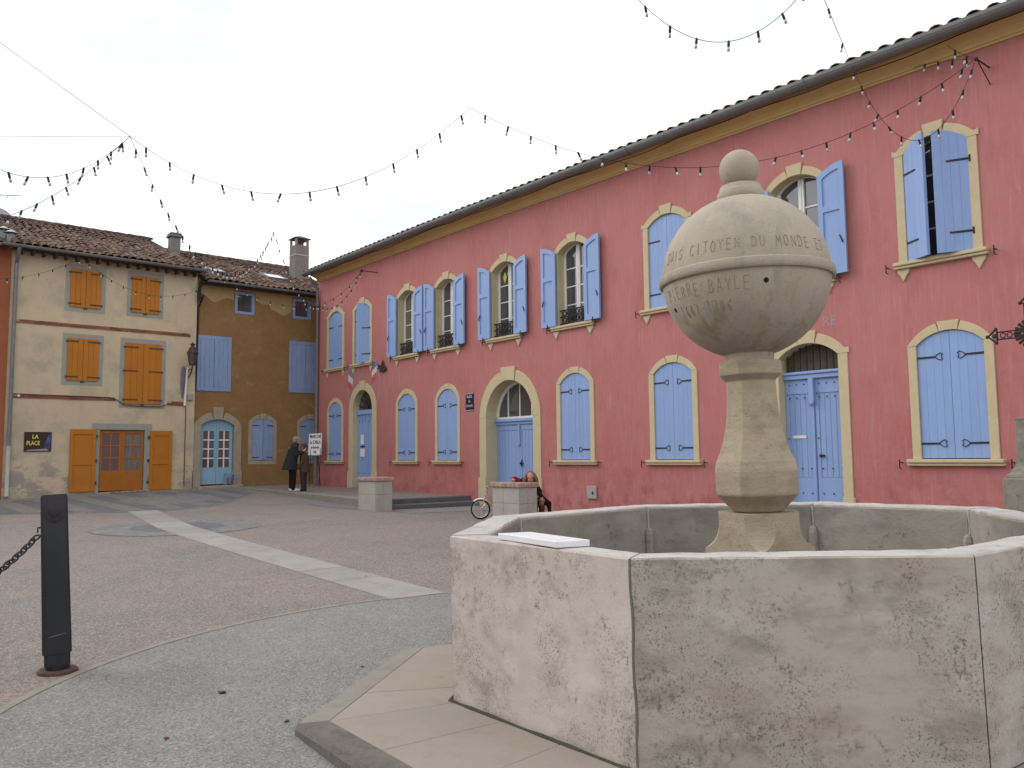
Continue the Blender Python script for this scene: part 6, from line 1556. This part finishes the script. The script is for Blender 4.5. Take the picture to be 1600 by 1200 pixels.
# child in a brown coat facing him
cb_ = mb_ + RH * .31 + FH * .16; cb_.z = ptop(cb_.x)
kid = thing('person', cb_, 'shorter person in a brown coat and dark jeans behind the black coat', 'person', 'people on the square')
f = Fig(cb_, (-RH.x * .9, -RH.y * .9)); k = .80; hc = (.04, 0, 1.27)
head(f, hc, .92)
f.limb([(0, 0, .70), (0, 0, .90), (0, 0, 1.05)], [.10, .11, .10]).limb([(.0, 0, 1.05), (.02, 0, 1.2)], [.05, .045])
for sg in (-1, 1):
    f.limb([(0, sg * .07, .70), (.02, sg * .08, .38), (0, sg * .08, .07)], [.07, .047, .033]).limb([(0, sg * .08, .04), (.12, sg * .085, .025)], [.03, .022])
    f.limb([(0, sg * .14, 1.04), (.02, sg * .17, .82), (.10, sg * .15, .64)], [.043, .036, .026]); fingers(f, (.11, sg * .15, .63), (.3, 0, -1), (0, -sg, 0), s=.82)
body = blob(f.take(), 'body', 'skin', kid, .011); face_bits(f, body, hc, .92)
f.ell((.01, 0, 1.305), (.10, .083, .088)).ell((-.03, 0, 1.25), (.07, .078, .09)); blob(f.take(), 'hair', 'boot', kid, .012)
f.mb.add(*loft_secs(f, [(.0, .05, .06, 1.15), (0, .10, .16, 1.09), (0, .125, .18, 1.0), (0, .13, .175, .85), (0, .14, .18, .68), (0, .15, .19, .54)]))
for sg in (-1, 1): f.limb([(0, sg * .15, 1.03), (.02, sg * .185, .82), (.09, sg * .16, .66)], [.062, .056, .045])
blob(f.take(), 'coat', 'brown_coat', kid, .013)
for sg in (-1, 1): f.limb([(0, sg * .07, .62), (.02, sg * .08, .38), (0, sg * .08, .06)], [.085, .07, .06])
blob(f.take(), 'trousers', 'jeans', kid, .012)
for sg in (-1, 1): f.limb([(-.02, sg * .08, .04), (.13, sg * .085, .03)], [.040, .032]); blob(f.take(), 'shoe', 'ink', kid, .010)
# girl crouching behind the pillar with her head on its top
o0 = at_d(838, 800, 16.30); gb = Vector((o0.x, o0.y, gz(o0.x, o0.y)))
girl = thing('person', gb, 'long-haired child in a black vest with red sleeve leaning over the stone pillar', 'person', 'people on the square')
f = Fig(gb, (-FH.x, -FH.y))          # forward = towards the viewer, left = picture right
zt = .73
zp = .775                            # pillar top above her ground
hc = (.28, -.115, zt + .105)
head(f, hc, .95)
f.limb([(-.16, .05, .34), (-.08, -.02, .50), (.05, -.16, .68)], [.11, .115, .105]).limb([(.06, -.15, .70), (.20, -.12, .77)], [.055, .05])
for sg in (-1, 1):
    f.limb([(-.16, .05 + sg * .075, .34), (.10, .04 + sg * .06, .40), (-.02, .04 + sg * .07, .09)], [.075, .052, .036]).limb([(-.02, .04 + sg * .07, .045), (.14, .04 + sg * .08, .03)], [.034, .026])
f.limb([(.05, -.30, .74), (.10, -.42, zp + .03), (.26, -.47, zp + .03)], [.045, .037, .027]); fingers(f, (.27, -.47, zp + .028), (1, .3, -.05), (0, 1, 0), curl=-.1, s=.8)
f.limb([(.05, -.02, .70), (.10, .07, .56), (.19, .02, .46)], [.045, .037, .027]); fingers(f, (.20, .01, .455), (.5, -1, -.2), (1, .3, 0), curl=.1, s=.8)
body = blob(f.take(), 'body', 'skin', girl, .010); face_bits(f, body, hc, .95)
f.ell((.235, -.115, zt + .145), (.105, .098, .100)).ell((.20, -.115, zt + .08), (.10, .115, .11))
for sg in (-1, 1): f.limb([(.27, -.115 + sg * .072, zt + .17), (.30, -.115 + sg * .108, zt + .09), (.30, -.115 + sg * .128, zt + .03), (.27, -.115 + sg * .125, zt + .0)], [.034, .040, .036, .022])
f.limb([(.14, -.11, zt + .10), (.06, -.10, zt + .0), (.0, -.06, zt - .12)], [.09, .10, .06])
blob(f.take(), 'hair', 'blond', girl, .011)
f.limb([(-.15, .05, .38), (-.08, -.02, .52), (.04, -.16, .70)], [.125, .13, .13]); f.ell((.05, -.17, .75), (.11, .19, .095)); f.limb([(-.13, .11, .36), (-.20, .26, .30), (-.16, .28, .10)], [.11, .06, .03])
blob(f.take(), 'vest', 'black_cloth', girl, .012)
f.limb([(.05, -.31, .755), (.10, -.42, zp + .04), (.23, -.465, zp + .04)], [.058, .052, .042]); blob(f.take(), 'sleeve', 'red_cloth', girl, .011)
f.limb([(.05, -.02, .70), (.10, .07, .56), (.17, .04, .48)], [.058, .052, .042]); blob(f.take(), 'sleeve', 'black_cloth', girl, .011)
for sg in (-1, 1): f.limb([(.06, .04 + sg * .065, .26), (-.02, .04 + sg * .07, .07)], [.062, .055]); f.limb([(-.03, .04 + sg * .07, .045), (.14, .04 + sg * .08, .035)], [.045, .036]); blob(f.take(), 'boot', 'boot', girl, .011)

# ------------------------------------------------------------------ child's bicycle behind the pillar
wb = on_ground(751, 811.5); wb = Vector((wb.x, wb.y, gz(wb.x, wb.y)))
bike = thing('bicycle', wb, 'small pink bicycle with a white mudguard, mostly hidden behind the stone pillar', 'bicycle')
def bp(u, v, z): q = wb + RH * u + FH * (v + z * .04); return Vector((q.x, q.y, wb.z + z))
WR = .198
for u0 in (0, .66):
    tw = MB(); tw.tube([bp(u0 + (WR - .016) * math.cos(w), 0, WR + (WR - .016) * math.sin(w)) for w in [2 * PI * q / 32 for q in range(32)]], .017, 8, closed=True); whl = tw.build('wheel', 'tyre', bike, smooth='all')
    MB().tube([bp(u0 + (WR - .036) * math.cos(w), 0, WR + (WR - .036) * math.sin(w)) for w in [2 * PI * q / 28 for q in range(28)]], .009, 6, closed=True).build('rim', 'chrome', whl, smooth='all')
    spk = MB()
    for k in range(14): w = 2 * PI * k / 14; spk.tube([bp(u0, .012 * (1 if k % 2 else -1), WR), bp(u0 + (WR - .036) * math.cos(w), 0, WR + (WR - .036) * math.sin(w))], .0018, 3)
    spk.tube([bp(u0, -.04, WR), bp(u0, .04, WR)], .014, 8); spk.build('spokes', 'chrome', whl)
fk = MB()
for s_ in (-1, 1): fk.tube([bp(0, s_ * .03, WR), bp(.075, s_ * .03, WR + .19), bp(.095, 0, WR + .235)], .011, 6)
fk.tube([bp(.095, 0, WR + .235), bp(.13, 0, WR + .33)], .014, 8); fk.build('fork', 'bike_pink', bike)
MB().tube([bp((WR + .012) * math.cos(w), 0, WR + (WR + .012) * math.sin(w)) for w in np.linspace(R(55), R(130), 10)], .020, 6).build('mudguard', 'white_paint', bike)
fm = MB(); fm.tube([bp(.11, 0, WR + .27), bp(.36, 0, WR + .05), bp(.66, 0, WR)], .014, 7); fm.tube([bp(.12, 0, WR + .31), bp(.40, 0, WR + .17)], .013, 7); fm.tube([bp(.36, 0, WR + .03), bp(.44, 0, WR + .30)], .013, 7); fm.tube([bp(.41, 0, WR + .19), bp(.66, 0, WR)], .009, 6); fm.build('frame', 'bike_pink', bike)
hb_ = MB(); hb_.tube([bp(.13, 0, WR + .33), bp(.15, 0, WR + .40), bp(.15, .0, WR + .41)], .011, 6); hb_.tube([bp(.20, -.19, WR + .47), bp(.14, -.10, WR + .45), bp(.145, 0, WR + .40), bp(.14, .10, WR + .45), bp(.20, .19, WR + .47)], .010, 6); hb_.build('handlebar', 'chrome', bike)
for s_ in (-1, 1): MB().tube([bp(.19, s_ * .17, WR + .465), bp(.25, s_ * .21, WR + .48)], .016, 7).build('grip', 'tyre', bike)
MB().ell(bp(.45, 0, WR + .33), (.10, .07, .03), 12, 8, rot=Matrix((RH, FH, Vector((0, 0, 1)))).transposed()).build('saddle', 'tyre', bike, smooth='all')
pdl = MB(); pdl.tube([bp(.36, -.06, WR + .03), bp(.36, .06, WR + .03)], .012, 6); pdl.tube([bp(.36, -.06, WR + .03), bp(.44, -.06, WR - .02)], .009, 5); pdl.tube([bp(.36, .06, WR + .03), bp(.28, .06, WR + .08)], .009, 5); pdl.build('crank', 'chrome', bike)

# ------------------------------------------------------------------ houses across the square (seen only mirrored in the panes)
def across(x0, x1, mat, h, label, shut):
    Y0 = -13.0
    mapf = lambda s_, z_, d_: (x1 - (s_ - x0), Y0 + d_, z_)
    o = thing('row_house', ((x0 + x1) / 2, Y0, 0), label, 'house', 'houses across the square')
    n = max(2, int((x1 - x0) / 2.6)); st = (x1 - x0) / n; hs_ = []
    wins = []
    for k in range(n):
        c = x0 + st * (k + .5)
        for z0, z1 in ((1.0, 2.5), (3.9, 5.3)):
            hs_.append([(c - .45, z0), (c + .45, z0), (c + .45, z1), (c - .45, z1)]); wins.append((c, z0, z1))
    holed_wall(mapf, [(x0, -.2), (x1, -.2), (x1, h), (x0, h)], hs_, 0).build('wall', mat, o)
    for c, z0, z1 in wins:
        MB().prism([(c - .45, z0), (c + .45, z0), (c + .45, z1), (c - .45, z1)], mapf, -.2, -.18).build('window', 'glass', o)
        for sd in (-1, 1): MB().prism([(c + sd * .70 - .23, z0), (c + sd * .70 + .23, z0), (c + sd * .70 + .23, z1), (c + sd * .70 - .23, z1)], mapf, .01, .05).build('shutter', shut, o)
    rf = MB(); rf.add([(x0, Y0 + .4, h - .05), (x1, Y0 + .4, h - .05), (x1, Y0 - 5, h + 1.9), (x0, Y0 - 5, h + 1.9), (x1, Y0 - 10, h), (x0, Y0 - 10, h)], [(0, 1, 2, 3), (3, 2, 4, 5)]); rf.build('roof', 'tile', o)
across(-26, -17.5, 'cream', 6.8, 'cream row house across the square, mirrored in the window panes', 'blue_old')
across(-17.4, -8.2, 'terracotta', 6.4, 'terracotta row house across the square, mirrored in the window panes', 'white_paint')
across(-8.1, 3.5, 'ochre_plaster', 6.9, 'ochre row house across the square, mirrored in the window panes', 'orange')
